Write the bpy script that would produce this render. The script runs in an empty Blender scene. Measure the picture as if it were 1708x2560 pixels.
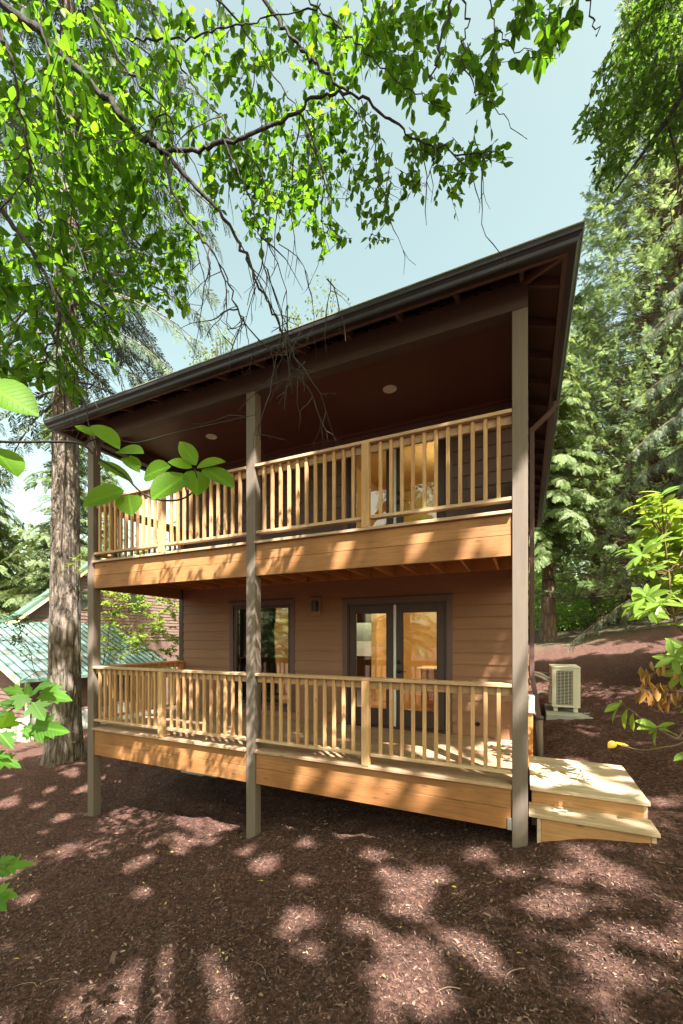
import bpy, bmesh, math, random
import numpy as np
from mathutils import Vector, Matrix
random.seed(7); RNG = np.random.default_rng(7)
S = bpy.context.scene; COL = S.collection
# ------------------------------------------------------------------ camera, sky, sun, exposure
CAMP = np.array([0.127, -4.755, 1.459]); YAW = 0.4597
FPX, CX, CY0 = 1067.03, 787.0, 1597.7          # pixels of the 1708 x 2560 photograph
cam = bpy.data.cameras.new('camera'); camo = bpy.data.objects.new('camera', cam); COL.objects.link(camo)
camo.location = CAMP; camo.rotation_euler = (math.pi/2, 0, YAW)
cam.sensor_fit = 'VERTICAL'; cam.sensor_height = 36.0; cam.lens = FPX/2560*36
cam.shift_x = (854-CX)/2560; cam.shift_y = (CY0-1280)/2560
cam.clip_start = 0.05; cam.clip_end = 2000
S.camera = camo
W = bpy.data.worlds.new('World'); S.world = W; W.use_nodes = True
nt = W.node_tree; bg = nt.nodes['Background']
sky = nt.nodes.new('ShaderNodeTexSky'); sky.sky_type = 'NISHITA'; sky.sun_disc = False
SUND = Vector((0.5, -0.5, 1.0)).normalized()
sky.sun_elevation = math.asin(SUND.z); sky.sun_rotation = math.radians(135)
sky.air_density = 1.0; sky.dust_density = 3.5; sky.ozone_density = 0.3
tint = nt.nodes.new('ShaderNodeMix'); tint.data_type = 'RGBA'; tint.blend_type = 'MULTIPLY'; tint.inputs[0].default_value = 1.0
tint.inputs[7].default_value = (1.46, 1.37, 0.86, 1)       # white balance of the hazy summer sky
nt.links.new(sky.outputs['Color'], tint.inputs[6]); nt.links.new(tint.outputs[2], bg.inputs['Color']); bg.inputs['Strength'].default_value = 0.074
sl = bpy.data.lights.new('sun', 'SUN'); sl.energy = 5.0; sl.angle = math.radians(0.5); sl.color = (1.0, 0.93, 0.83)
so = bpy.data.objects.new('sun', sl); COL.objects.link(so); so.rotation_euler = (-SUND).to_track_quat('-Z', 'Y').to_euler()
so.location = (10, -10, 25)
S.view_settings.view_transform = 'Standard'; S.view_settings.look = 'None'
S.view_settings.exposure = 2.42; S.view_settings.gamma = 1.0; S.view_settings.use_curve_mapping = False
S.render.engine = 'CYCLES'
S.cycles.max_bounces = 8; S.cycles.transparent_max_bounces = 12; S.cycles.use_denoising = True
S.cycles.caustics_reflective = False; S.cycles.caustics_refractive = False

# ------------------------------------------------------------------ helpers
CS, SN = math.cos(YAW), math.sin(YAW)
def P(u, v, d):
    """world point at planar depth d seen at photo pixel (u, v)"""
    xc = (u-CX)/FPX*d; z = CAMP[2]+(CY0-v)/FPX*d
    return np.array([CAMP[0]+CS*xc-SN*d, CAMP[1]+SN*xc+CS*d, z])
K = 2560/2350.0
def D(u, v, d): return P(u*K, v*K, d)
def tag(o, label=None, cat=None, group=None, kind=None):
    if label: o['label'] = label
    if cat: o['category'] = cat
    if group: o['group'] = group
    if kind: o['kind'] = kind
    return o
def empty(name, loc=(0, 0, 0), label=None, cat=None, group=None):
    o = bpy.data.objects.new(name, None); COL.objects.link(o); o.location = loc; o.empty_display_size = .2
    return tag(o, label, cat, group)
def link(name, me, mat, parent=None):
    o = bpy.data.objects.new(name, me); COL.objects.link(o)
    if mat and not len(me.materials): me.materials.append(mat)
    if parent is not None:
        o.parent = parent
        q = parent; off = Vector((0, 0, 0))
        while q is not None: off += Vector(q.location); q = q.parent
        o.location = -off        # meshes are written in world coordinates
    return o
class MB:
    def __init__(s): s.V = []; s.F = []
    def add(s, v, f):
        n = len(s.V); s.V += [tuple(map(float, p)) for p in v]; s.F += [tuple(i+n for i in q) for q in f]; return s
    def hexa(s, p): return s.add(p, [(0,3,2,1),(4,5,6,7),(0,1,5,4),(1,2,6,5),(2,3,7,6),(3,0,4,7)])
    def box(s, x0, x1, y0, y1, z0, z1):
        return s.hexa([(x0,y0,z0),(x1,y0,z0),(x1,y1,z0),(x0,y1,z0),(x0,y0,z1),(x1,y0,z1),(x1,y1,z1),(x0,y1,z1)])
    def tube(s, pts, rad, n=8, cap=True):
        pts = [np.array(p, float) for p in pts]; m = len(pts)
        if not hasattr(rad, '__len__'): rad = [rad]*m
        vs = []; t0 = None; a = None
        for i in range(m):
            t = pts[min(i+1, m-1)]-pts[max(i-1, 0)]; t = t/(np.linalg.norm(t)+1e-9)
            if a is None:
                a = np.cross(t, (0, 0, 1) if abs(t[2]) < .9 else (1, 0, 0))
            else: a = a-t*np.dot(a, t)
            a = a/(np.linalg.norm(a)+1e-9); b = np.cross(t, a)
            for k in range(n):
                w = 2*math.pi*k/n; vs.append(pts[i]+rad[i]*(math.cos(w)*a+math.sin(w)*b))
        fs = [(i*n+k, i*n+(k+1) % n, (i+1)*n+(k+1) % n, (i+1)*n+k) for i in range(m-1) for k in range(n)]
        if cap: fs += [tuple(range(n-1, -1, -1)), tuple((m-1)*n+k for k in range(n))]
        return s.add(vs, fs)
    def prism(s, poly, axis, a, b):
        """extrude a 2-D polygon along axis 0/1/2"""
        n = len(poly); vs = []
        for w in (a, b):
            for p, q in poly: vs.append({0: (w, p, q), 1: (p, w, q), 2: (p, q, w)}[axis])
        return s.add(vs, [tuple(range(n)), tuple(range(2*n-1, n-1, -1))]+[(i, n+i, n+(i+1) % n, (i+1) % n) for i in range(n)])
    def build(s, name, mat, parent=None, bevel=0, smooth=False):
        me = bpy.data.meshes.new(name); me.from_pydata(s.V, [], s.F)
        bm = bmesh.new(); bm.from_mesh(me)
        bmesh.ops.recalc_face_normals(bm, faces=bm.faces)
        if bevel: bmesh.ops.bevel(bm, geom=list(bm.edges), offset=bevel, segments=1, affect='EDGES', profile=.5, clamp_overlap=True)
        bm.to_mesh(me); bm.free()
        if smooth: me.polygons.foreach_set('use_smooth', [True]*len(me.polygons))
        return link(name, me, mat, parent)
def npmesh(name, V, F, mat, parent=None, smooth=False, UV=None):
    """V (n,3), F (m,k) uniform polygons, UV per vertex (n,2)"""
    V = np.asarray(V, np.float32); F = np.asarray(F, np.int32)
    me = bpy.data.meshes.new(name); m, k = F.shape
    me.vertices.add(len(V)); me.vertices.foreach_set('co', V.ravel())
    me.loops.add(m*k); me.loops.foreach_set('vertex_index', F.ravel())
    me.polygons.add(m); me.polygons.foreach_set('loop_start', np.arange(0, m*k, k, dtype=np.int32))
    try: me.polygons.foreach_set('loop_total', np.full(m, k, np.int32))
    except Exception: pass
    if smooth: me.polygons.foreach_set('use_smooth', np.ones(m, bool))
    if UV is not None:
        l = me.uv_layers.new(name='UVMap'); l.data.foreach_set('uv', np.asarray(UV, np.float32)[F.ravel()].ravel())
    me.update(); me.validate()
    return link(name, me, mat, parent)
def nrm(a): return a/(np.linalg.norm(a, axis=-1, keepdims=True)+1e-9)
def frames(d, up):
    x = nrm(d); y = nrm(np.cross(up, x)); z = np.cross(x, y)
    return np.stack([x, y, z], axis=-1)        # columns
def inst(T, pos, R, sc):
    V, F, UV = T; N = len(pos); n = len(V)
    sc = np.asarray(sc, float)
    if sc.ndim == 1: sc = np.stack([sc]*3, -1)
    W_ = np.einsum('nij,nkj->nki', R, V[None]*sc[:, None, :])+pos[:, None]
    FF = F[None]+(np.arange(N)*n)[:, None, None]
    return W_.reshape(-1, 3), FF.reshape(-1, F.shape[1]), np.tile(UV, (N, 1))
# ------------------------------------------------------------------ materials
def newmat(name):
    m = bpy.data.materials.new(name); m.use_nodes = True
    n = m.node_tree.nodes; b = n['Principled BSDF']; return m, n, m.node_tree.links, b
def mixc(n, l, fac, a, b, blend='MIX'):
    x = n.new('ShaderNodeMix'); x.data_type = 'RGBA'; x.blend_type = blend
    for i, val in ((0, fac), (6, a), (7, b)):
        if isinstance(val, (int, float)): x.inputs[i].default_value = val
        elif isinstance(val, tuple): x.inputs[i].default_value = (*val[:3], 1)
        else: l.new(val, x.inputs[i])
    return x.outputs[2]
def ramp(n, l, src, stops):
    r = n.new('ShaderNodeValToRGB'); e = r.color_ramp.elements
    while len(e) < len(stops): e.new(.5)
    for q, (p, c) in zip(e, stops):
        q.position = p; q.color = (*c, 1) if isinstance(c, tuple) else (c, c, c, 1)
    l.new(src, r.inputs[0]); return r.outputs[0]
def noise(n, l, vec, scale, detail=4, rough=.55, dist=0):
    t = n.new('ShaderNodeTexNoise'); t.inputs['Scale'].default_value = scale; t.inputs['Detail'].default_value = detail
    t.inputs['Roughness'].default_value = rough; t.inputs['Distortion'].default_value = dist
    if vec is not None: l.new(vec, t.inputs['Vector'])
    return t.outputs['Fac']
def coords(n, l, scale=(1, 1, 1), perobj=False):
    tc = n.new('ShaderNodeTexCoord'); mp = n.new('ShaderNodeMapping'); mp.inputs['Scale'].default_value = scale
    src = tc.outputs['Object']
    if perobj:
        oi = n.new('ShaderNodeObjectInfo'); vm = n.new('ShaderNodeVectorMath'); vm.operation = 'SCALE'
        cmb = n.new('ShaderNodeCombineXYZ')
        for i in range(3): l.new(oi.outputs['Random'], cmb.inputs[i])
        l.new(cmb.outputs[0], vm.inputs[0]); vm.inputs['Scale'].default_value = 37.0
        ad = n.new('ShaderNodeVectorMath'); ad.operation = 'ADD'; l.new(src, ad.inputs[0]); l.new(vm.outputs[0], ad.inputs[1]); src = ad.outputs[0]
    l.new(src, mp.inputs['Vector']); return mp.outputs['Vector']
def bump(n, l, b, h, strength=.3, dist=.01):
    u = n.new('ShaderNodeBump'); u.inputs['Strength'].default_value = strength; u.inputs['Distance'].default_value = dist
    l.new(h, u.inputs['Height']); l.new(u.outputs[0], b.inputs['Normal'])
def scale3(c, k): return tuple(min(1, x*k) for x in c)
def wood(name, c, axis=0, var=.35, rough=.65, knots=True, stain=.35):
    m, n, l, b = newmat(name)
    sc = [22, 22, 22]; sc[axis] = 1.1
    v = coords(n, l, tuple(sc), True)
    g = noise(n, l, v, 2.2, 6, .6, 1.2)
    g2 = noise(n, l, coords(n, l, (1.6, 1.6, 1.6), True), 1.0, 3)
    ge = n.new('ShaderNodeNewGeometry')
    base = ramp(n, l, g, [(.25, scale3(c, .62)), (.5, c), (.8, scale3(c, 1.25))])
    tint = ramp(n, l, ge.outputs['Random Per Island'], [(0, scale3((1.0, .86, .74), 1-var*.7)), (.5, (.9, .88, .84)), (1, (1, 1, 1))])
    col = mixc(n, l, 1.0, base, tint, 'MULTIPLY')
    oi = n.new('ShaderNodeObjectInfo')
    t2 = ramp(n, l, oi.outputs['Random'], [(0, (.8, .7, .6)), (.5, (.93, .93, .9)), (1, (1, 1, 1))])
    col = mixc(n, l, .8, col, t2, 'MULTIPLY')
    col = mixc(n, l, stain, col, ramp(n, l, g2, [(.32, (.58, .50, .44)), (.62, (1, 1, 1))]), 'MULTIPLY')
    if knots:
        ks = [9, 9, 9]; ks[axis] = 3.0
        vo = n.new('ShaderNodeTexVoronoi'); l.new(coords(n, l, tuple(ks), True), vo.inputs['Vector']); vo.inputs['Scale'].default_value = .8
        kk = ramp(n, l, vo.outputs['Distance'], [(0, .85), (.06, .75), (.12, 0.0)])
        col = mixc(n, l, kk, col, scale3(c, .28))
    l.new(col, b.inputs['Base Color']); b.inputs['Roughness'].default_value = rough
    bump(n, l, b, g, .25, .002); return m
def paint(name, c, rough=.55, var=.12, sc=3.0, bumps=.1, axis=None, spec=.4):
    m, n, l, b = newmat(name)
    s = [1, 1, 1]
    if axis is not None: s = [14, 14, 14]; s[axis] = .7
    v = coords(n, l, tuple(s), True)
    g = noise(n, l, v, sc, 6, .65); f = noise(n, l, v, sc*22, 3)
    col = ramp(n, l, g, [(.25, scale3(c, 1-var)), (.75, scale3(c, 1+var))])
    ge = n.new('ShaderNodeNewGeometry')
    col = mixc(n, l, .5, col, ramp(n, l, ge.outputs['Random Per Island'], [(0, (.78, .78, .78)), (1, (1, 1, 1))]), 'MULTIPLY')
    dirt = noise(n, l, coords(n, l), .9, 5, .7)
    col = mixc(n, l, ramp(n, l, dirt, [(.5, 0.0), (.8, .3)]), col, scale3(c, .7))
    l.new(col, b.inputs['Base Color']); b.inputs['Roughness'].default_value = rough
    b.inputs['Specular IOR Level'].default_value = spec
    bump(n, l, b, f, bumps, .002); return m
def leafmat(name, c, ct, rough=.45, trans=.45, veins=False, var=.5, spec=.35, gloss=.08):
    m, n, l, b = newmat(name)
    ge = n.new('ShaderNodeNewGeometry'); oi = n.new('ShaderNodeObjectInfo')
    rnd = ge.outputs['Random Per Island']
    col = ramp(n, l, rnd, [(0, scale3(c, 1-var)), (.45, c), (.8, scale3((c[0]*1.15, c[1]*1.1, c[2]), 1+var*.5)), (1, (c[0]*(1+var), c[1]*1.3, c[2]))])
    tcol = ramp(n, l, rnd, [(0, scale3(ct, 1-var*.6)), (.5, ct), (1, (min(1, ct[0]*1.45), ct[1]*1.1, ct[2]))])
    nz = noise(n, l, coords(n, l), .7, 3)
    col = mixc(n, l, .6, col, ramp(n, l, nz, [(.3, (.75, .8, .8)), (.7, (1, 1, 1))]), 'MULTIPLY')
    if veins:
        uv = n.new('ShaderNodeUVMap'); sp = n.new('ShaderNodeSeparateXYZ'); l.new(uv.outputs[0], sp.inputs[0])
        ab = n.new('ShaderNodeMath'); ab.operation = 'ABSOLUTE'; l.new(sp.outputs[1], ab.inputs[0])
        m1 = n.new('ShaderNodeMath'); m1.operation = 'MULTIPLY_ADD'; l.new(ab.outputs[0], m1.inputs[0]); m1.inputs[1].default_value = -.75; l.new(sp.outputs[0], m1.inputs[2])
        m2 = n.new('ShaderNodeMath'); m2.operation = 'MULTIPLY'; l.new(m1.outputs[0], m2.inputs[0]); m2.inputs[1].default_value = 11
        fr = n.new('ShaderNodeMath'); fr.operation = 'FRACT'; l.new(m2.outputs[0], fr.inputs[0])
        vein = ramp(n, l, fr.outputs[0], [(0, 1.0), (.1, .15), (.5, 0.0), (.93, .15), (1, 1.0)])
        mid = ramp(n, l, ab.outputs[0], [(0, 1.0), (.025, .6), (.05, 0.0)])
        mx = n.new('ShaderNodeMath'); mx.operation = 'MAXIMUM'; l.new(vein, mx.inputs[0]); l.new(mid, mx.inputs[1])
        col = mixc(n, l, mx.outputs[0], col, scale3(c, 1.7)); tcol = mixc(n, l, mx.outputs[0], tcol, scale3(ct, .72))
        bump(n, l, b, mx.outputs[0], .5, .002)
    l.new(col, b.inputs['Base Color']); b.inputs['Roughness'].default_value = rough; b.inputs['Specular IOR Level'].default_value = spec
    tr = n.new('ShaderNodeBsdfTranslucent'); l.new(tcol, tr.inputs['Color'])
    ms = n.new('ShaderNodeMixShader'); ms.inputs[0].default_value = trans
    l.new(b.outputs[0], ms.inputs[1]); l.new(tr.outputs[0], ms.inputs[2])
    l.new(ms.outputs[0], n['Material Output'].inputs['Surface']); return m
def barkmat(name, c, deep, sx=9.0, sz=1.6, strength=1.0):
    m, n, l, b = newmat(name)
    v = coords(n, l, (sx, sx, sz))
    vo = n.new('ShaderNodeTexVoronoi'); vo.feature = 'DISTANCE_TO_EDGE'; vo.inputs['Scale'].default_value = 1.0
    nz = n.new('ShaderNodeTexNoise'); nz.inputs['Scale'].default_value = 2.0; nz.inputs['Detail'].default_value = 5; l.new(v, nz.inputs['Vector'])
    av = mixc(n, l, .45, v, nz.outputs['Color']); l.new(av, vo.inputs['Vector'])
    f = noise(n, l, v, 4.0, 8, .7)
    h = mixc(n, l, .4, ramp(n, l, vo.outputs['Distance'], [(0, 0.0), (.3, 1.0)]), f)
    col = ramp(n, l, h, [(.12, deep), (.45, c), (.9, scale3(c, 1.35))])
    moss = noise(n, l, coords(n, l), 1.3, 4)
    col = mixc(n, l, ramp(n, l, moss, [(.5, 0.0), (.75, .35)]), col, (c[0]*.6, c[1]*.8, c[2]*.5))
    l.new(col, b.inputs['Base Color']); b.inputs['Roughness'].default_value = .9
    bump(n, l, b, h, strength, .05); return m
def emit(name, c, s):
    m, n, l, b = newmat(name); b.inputs['Base Color'].default_value = (*c, 1)
    b.inputs['Emission Color'].default_value = (*c, 1); b.inputs['Emission Strength'].default_value = s; return m
def metal(name, c, rough=.35, met=.6):
    m, n, l, b = newmat(name); g = noise(n, l, coords(n, l), 8, 4)
    l.new(ramp(n, l, g, [(.3, scale3(c, .85)), (.7, scale3(c, 1.1))]), b.inputs['Base Color'])
    b.inputs['Roughness'].default_value = rough; b.inputs['Metallic'].default_value = met; return m

M = {}
M['post'] = paint('taupe_paint', (.150, .120, .098), .6, .14, 3, .4, 2)
M['trim'] = paint('dark_trim_paint', (.050, .031, .031), .45, .15, 2)
M['trim_lite'] = paint('brown_trim_paint', (.105, .062, .058), .5, .15, 2)
M['beam'] = paint('beam_paint', (.080, .058, .054), .55, .12, 2, .2, 0)
M['siding'] = paint('brown_siding_paint', (.24, .124, .072), .6, .10, 2, .25, 0)
M['shingle'] = paint('dark_shingle_paint', (.100, .062, .058), .7, .12, 2, .3, 2)
M['soffit'] = paint('soffit_paint', (.115, .064, .056), .6, .12, 2, .25)
M['ceiling'] = paint('porch_ceiling_paint', (.115, .047, .038), .42, .05, 1.5, .06)
M['gutter'] = metal('bronze_gutter', (.030, .028, .036), .32, .25)
M['cedar'] = wood('cedar_fascia', (.37, .18, .068), 0, .5, stain=.75)
M['rail_x'] = wood('pine_rail', (.52, .37, .24), 0, .35)
M['rail_y'] = wood('cedar_rail', (.60, .31, .12), 1, .25)
M['baluster'] = wood('pine_baluster', (.52, .32, .16), 2, .45)
M['joist'] = wood('cedar_joist', (.55, .25, .085), 1, .3)
M['deck'] = wood('decking', (.46, .33, .235), 0, .3)
M['step'] = wood('step_boards', (.55, .44, .32), 0, .3)
M['step_face'] = wood('step_riser_boards', (.46, .25, .11), 0, .25)
M['concrete'] = paint('concrete', (.36, .37, .35), .9, .2, 4, .4)
M['white'] = paint('white_plastic', (.74, .73, .68), .4, .05, 3, .03)
M['ivory'] = paint('ivory_casing', (.68, .66, .56), .4, .08, 3, .05)
M['black'] = paint('black_metal', (.012, .012, .013), .4, .1)
M['dark'] = paint('cavity_shade_paint', (.01, .01, .01), .9, .1)
M['wire'] = metal('grey_wire', (.35, .36, .34), .4, .5)
M['inwall'] = paint('ochre_plaster', (.66, .47, .20), .7, .04)
M['infloor'] = wood('honey_floor', (.50, .28, .10), 0, .3, .3)
M['cab'] = wood('alder_cabinet', (.34, .16, .05), 2, .3, .4)
M['stone'] = paint('pale_stone', (.62, .52, .38), .2, .15, 30, .02)
M['astragal'] = paint('white_astragal', (.62, .67, .66), .4, .04)
m, n, l, b = newmat('window_glass')
gl = n.new('ShaderNodeBsdfGlossy'); gl.inputs['Roughness'].default_value = 0.003; gl.inputs['Color'].default_value = (.95, .97, .97, 1)
tp = n.new('ShaderNodeBsdfTransparent'); tp.inputs['Color'].default_value = (.93, .95, .94, 1)
fr = n.new('ShaderNodeFresnel'); fr.inputs['IOR'].default_value = 1.9
wob = n.new('ShaderNodeBump'); wob.inputs['Strength'].default_value = .02; wob.inputs['Distance'].default_value = .02
l.new(noise(n, l, coords(n, l), 2.2, 2), wob.inputs['Height']); l.new(wob.outputs[0], gl.inputs['Normal'])
ms = n.new('ShaderNodeMixShader'); l.new(fr.outputs[0], ms.inputs[0]); l.new(tp.outputs[0], ms.inputs[1]); l.new(gl.outputs[0], ms.inputs[2])
l.new(ms.outputs[0], n['Material Output'].inputs['Surface']); M['glass'] = m

# ------------------------------------------------------------------ terrain
CP = np.array([(.07,0,-.69),(-3.2,0,-1.2),(-6.44,0,-1.55),(-6.4,2.17,-1.40),(-4.8,2.17,-1.34),(-2.5,2.17,-1.05),(1.1,0,-.395),(.6,0.0,-.43),(.26,-.03,-.50),(1.3,1.7,-.2),(.3,2.3,-.24),
 (.8,4.2,.08),(2,8,.72),(2,12,1.30),(3,17,1.85),(5,25,3.2),(1,21,2.0),(-10,1.9,-1.5),(-14,4,-1.95),(-20,8,-2.3),(-20,0,-2.2),(-8,-4,-1.75),(0.1,-4.75,-.55),
 (-3,-5,-.95),(3,-5,-.1),(2.6,0,-.12),(4,4,.6),(7,10,2.0),(10,20,4.0),(-1.5,-2,-.93),(1.4,-2,-.40),(-14,14,-1.9),(-22,20,-2),(-22,30,-1),(-8,30,1.6),(-7.5,8,-1.0),(-5,-2,-1.38)])
def tps(r): return np.where(r > 0, r*r*np.log(np.maximum(r, 1e-9)), 0)
_r = np.linalg.norm(CP[:, None, :2]-CP[None, :, :2], axis=-1); _n = len(CP)
_A = np.zeros((_n+3, _n+3)); _A[:_n, :_n] = tps(_r)+np.eye(_n)*.4; _A[:_n, _n] = 1; _A[:_n, _n+1:] = CP[:, :2]; _A[_n, :_n] = 1; _A[_n+1:, :_n] = CP[:, :2].T
_w = np.linalg.solve(_A, np.concatenate([CP[:, 2], [0, 0, 0]]))
def ground(x, y):
    x = np.clip(np.asarray(x, float), -24, 12); y = np.clip(np.asarray(y, float), -6, 31)
    r = np.sqrt((x[..., None]-CP[:, 0])**2+(y[..., None]-CP[:, 1])**2)
    return tps(r)@_w[:_n]+_w[_n]+_w[_n+1]*x+_w[_n+2]*y
def gz(x, y): return float(ground(x, y))
def vnoise(x, y, s, seed):
    xi = np.floor(x/s).astype(int); yi = np.floor(y/s).astype(int); fx = x/s-xi; fy = y/s-yi
    fx = fx*fx*(3-2*fx); fy = fy*fy*(3-2*fy)
    def h(a, b_): 
        q = np.sin(a*127.1+b_*311.7+seed*74.7)*43758.5453; return q-np.floor(q)
    return (h(xi, yi)*(1-fx)+h(xi+1, yi)*fx)*(1-fy)+(h(xi, yi+1)*(1-fx)+h(xi+1, yi+1)*fx)*fy
def axisgrid(a, b_, lo, hi, fine):
    out = list(np.arange(lo, hi, fine)); st = fine; x = hi
    while x < b_: out.append(x); st *= 1.25; x += st
    out.append(b_); st = fine; x = lo
    while x > a: st *= 1.25; x -= st; out.append(max(x, a))
    return np.array(sorted(set(out)))
gx = axisgrid(-400, 400, -8.5, 3.2, .05); gy = axisgrid(-200, 500, -4.6, 6.0, .05)
XX, YY = np.meshgrid(gx, gy, indexing='ij'); ZZ = ground(XX, YY)
rough = ((vnoise(XX, YY, .9, 1)-.5)*.10+(vnoise(XX, YY, .33, 2)-.5)*.06+(vnoise(XX, YY, .13, 3)-.5)*.035+(vnoise(XX, YY, .06, 5)-.5)*.022)
ZZ = ZZ+rough*np.where((XX > .1) & (XX < 1.4) & (YY > -.15) & (YY < .5), .25, 1.0)
inside = (XX < .10) & (XX > -6.40) & (YY > 2.25) & (YY < 9.6)
ZZ = np.where(inside, np.minimum(ZZ, -.6), ZZ)
nx, ny = XX.shape; idx = np.arange(nx*ny).reshape(nx, ny)
GF = np.stack([idx[:-1, :-1], idx[1:, :-1], idx[1:, 1:], idx[:-1, 1:]], -1).reshape(-1, 4)
m, n, l, b = newmat('bark_mulch')
v = coords(n, l)
a = noise(n, l, v, 26, 8, .75); a2 = noise(n, l, v, 95, 4, .7); big = noise(n, l, v, .8, 4)
col = ramp(n, l, a, [(.30, (.016, .009, .008)), (.5, (.092, .049, .039)), (.70, (.26, .147, .120))])
col = mixc(n, l, .5, col, ramp(n, l, a2, [(.35, (.35, .30, .28)), (.65, (1, 1, 1))]), 'MULTIPLY')
col = mixc(n, l, .6, col, ramp(n, l, big, [(.3, (.8, .78, .78)), (.7, (1, 1, 1))]), 'MULTIPLY')
sp = n.new('ShaderNodeSeparateXYZ'); l.new(v, sp.inputs[0])
mm = n.new('ShaderNodeMath'); mm.operation = 'MULTIPLY_ADD'; l.new(big, mm.inputs[0]); mm.inputs[1].default_value = 3.0; l.new(sp.outputs[1], mm.inputs[2])
duff = n.new('ShaderNodeMapRange'); duff.inputs[1].default_value = 13.0; duff.inputs[2].default_value = 15.5; l.new(mm.outputs[0], duff.inputs[0])
col = mixc(n, l, duff.outputs[0], col, ramp(n, l, a, [(.3, (.03, .024, .015)), (.6, (.10, .082, .052)), (.8, (.17, .14, .10))]))
l.new(col, b.inputs['Base Color']); b.inputs['Roughness'].default_value = .95; b.inputs['Specular IOR Level'].default_value = .15
bump(n, l, b, mixc(n, l, .4, a, a2), .9, .03)
tag(npmesh('ground', np.stack([XX, YY, ZZ], -1).reshape(-1, 3), GF, m, None, True), kind='structure')
GROUNDMAT = m
_ix = lambda x, y: (np.clip(np.searchsorted(gx, x)-1, 0, nx-2), np.clip(np.searchsorted(gy, y)-1, 0, ny-2))
def gsurf(x, y):
    i, j = _ix(x, y); fx = np.clip((x-gx[i])/(gx[i+1]-gx[i]), 0, 1); fy = np.clip((y-gy[j])/(gy[j+1]-gy[j]), 0, 1)
    return (ZZ[i, j]*(1-fx)+ZZ[i+1, j]*fx)*(1-fy)+(ZZ[i, j+1]*(1-fx)+ZZ[i+1, j+1]*fx)*fy
# bark chips and shreds lying on the ground: uncountable
N = 150000
rr = np.concatenate([RNG.uniform(.6, 6.5, N*2//3), RNG.uniform(3, 13, N//3)]); th = RNG.uniform(-1.05, 1.05, len(rr))
cx_ = CAMP[0]+rr*np.sin(th-YAW*1.0); cy_ = CAMP[1]+rr*np.cos(th-YAW*1.0)
ok = ~((cx_ < .1) & (cx_ > -6.45) & (cy_ > 2.1)) & ~((cx_ > .15) & (cx_ < 1.2) & (cy_ > 0) & (cy_ < 1.6))
cx_, cy_ = cx_[ok], cy_[ok]; N = len(cx_); rr = rr[ok]
pos = np.stack([cx_, cy_, gsurf(cx_, cy_)+RNG.uniform(0, .012, N)], -1)
chipT = (np.array([(-.5, -.5, 0), (.5, -.38, .0), (.5, .4, .25), (-.5, .5, .1), (0, -.45, .45), (0, .45, .5)], float), np.array([(0, 4, 5, 3), (4, 1, 2, 5)]), np.zeros((6, 2)))
dirs = np.stack([RNG.normal(size=N), RNG.normal(size=N), RNG.normal(size=N)*.25], -1)
ups = np.stack([RNG.normal(size=N)*.35, RNG.normal(size=N)*.35, np.ones(N)], -1)
ln = RNG.gamma(2.0, .0046, N)*(1+rr*.05)+.004; wd = ln*RNG.uniform(.12, .5, N)
V_, F_, U_ = inst(chipT, pos, frames(dirs, ups), np.stack([ln, wd, wd*.5], -1))
m, n, l, b = newmat('bark_chip')
ge = n.new('ShaderNodeNewGeometry')
l.new(ramp(n, l, ge.outputs['Random Per Island'], [(0, (.022, .013, .011)), (.4, (.068, .038, .031)), (.8, (.165, .098, .078)), (.97, (.22, .15, .12)), (1, (.34, .27, .20))]), b.inputs['Base Color'])
b.inputs['Roughness'].default_value = .9
tag(npmesh('bark_chips', V_, F_, m), 'shredded brown bark chips covering the sloping ground', kind='stuff')
CHIPMAT = m

# ------------------------------------------------------------------ the house
XL, XR, YW, YB, ZF, ZU = -6.508, .144, 2.166, 9.7, 0.0, 2.787      # facade from XL to XR, front wall at YW, floors at 0 and ZU
house = empty('house', (0, 0, 0), 'two storey brown lap sided house with covered porches and dark hipped roof', 'house')
def rects_minus(a0, a1, b0, b1, holes):
    """split a rectangle of a wall into bands and spans free of holes (h = a0,a1,b0,b1)"""
    bs = sorted({b0, b1, *[min(max(h[2], b0), b1) for h in holes], *[min(max(h[3], b0), b1) for h in holes]}); out = []
    for q0, q1 in zip(bs[:-1], bs[1:]):
        if q1-q0 < 1e-6: continue
        cuts = sorted([(max(h[0], a0), min(h[1], a1)) for h in holes if h[2] < q1-1e-6 and h[3] > q0+1e-6]); x = a0
        for c0, c1 in cuts:
            if c0 > x+1e-6: out.append((x, c0, q0, q1))
            x = max(x, c1)
        if x < a1-1e-6: out.append((x, a1, q0, q1))
    return out
def lap_wall(mb, f, a0, a1, b0, b1, holes, expo=.182, th=.018):
    """f maps (along, out, up) to a point; lap boards with a sloping face"""
    z = b0
    while z < b1-1e-4:
        z1 = min(z+expo, b1)
        spans = []
        for (x0, x1, q0, q1) in rects_minus(a0, a1, z, z1, holes):
            if x1-x0 > 1.6: c_ = x0+(x1-x0)*(.2+.6*((z*7.31+x0*3.7) % 1)); spans += [(x0, c_-.0015, q0, q1), (c_+.0015, x1, q0, q1)]
            else: spans.append((x0, x1, q0, q1))
        for (x0, x1, q0, q1) in spans:
            o0 = th*(1-(q0-z)/expo)+.004; o1 = th*(1-(q1-z)/expo)+.004
            mb.hexa([f(x0, 0, q0), f(x1, 0, q0), f(x1, 0, q1), f(x0, 0, q1), f(x0, o0, q0), f(x1, o0, q0), f(x1, o1, q1), f(x0, o1, q1)])
        z = z1
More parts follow.
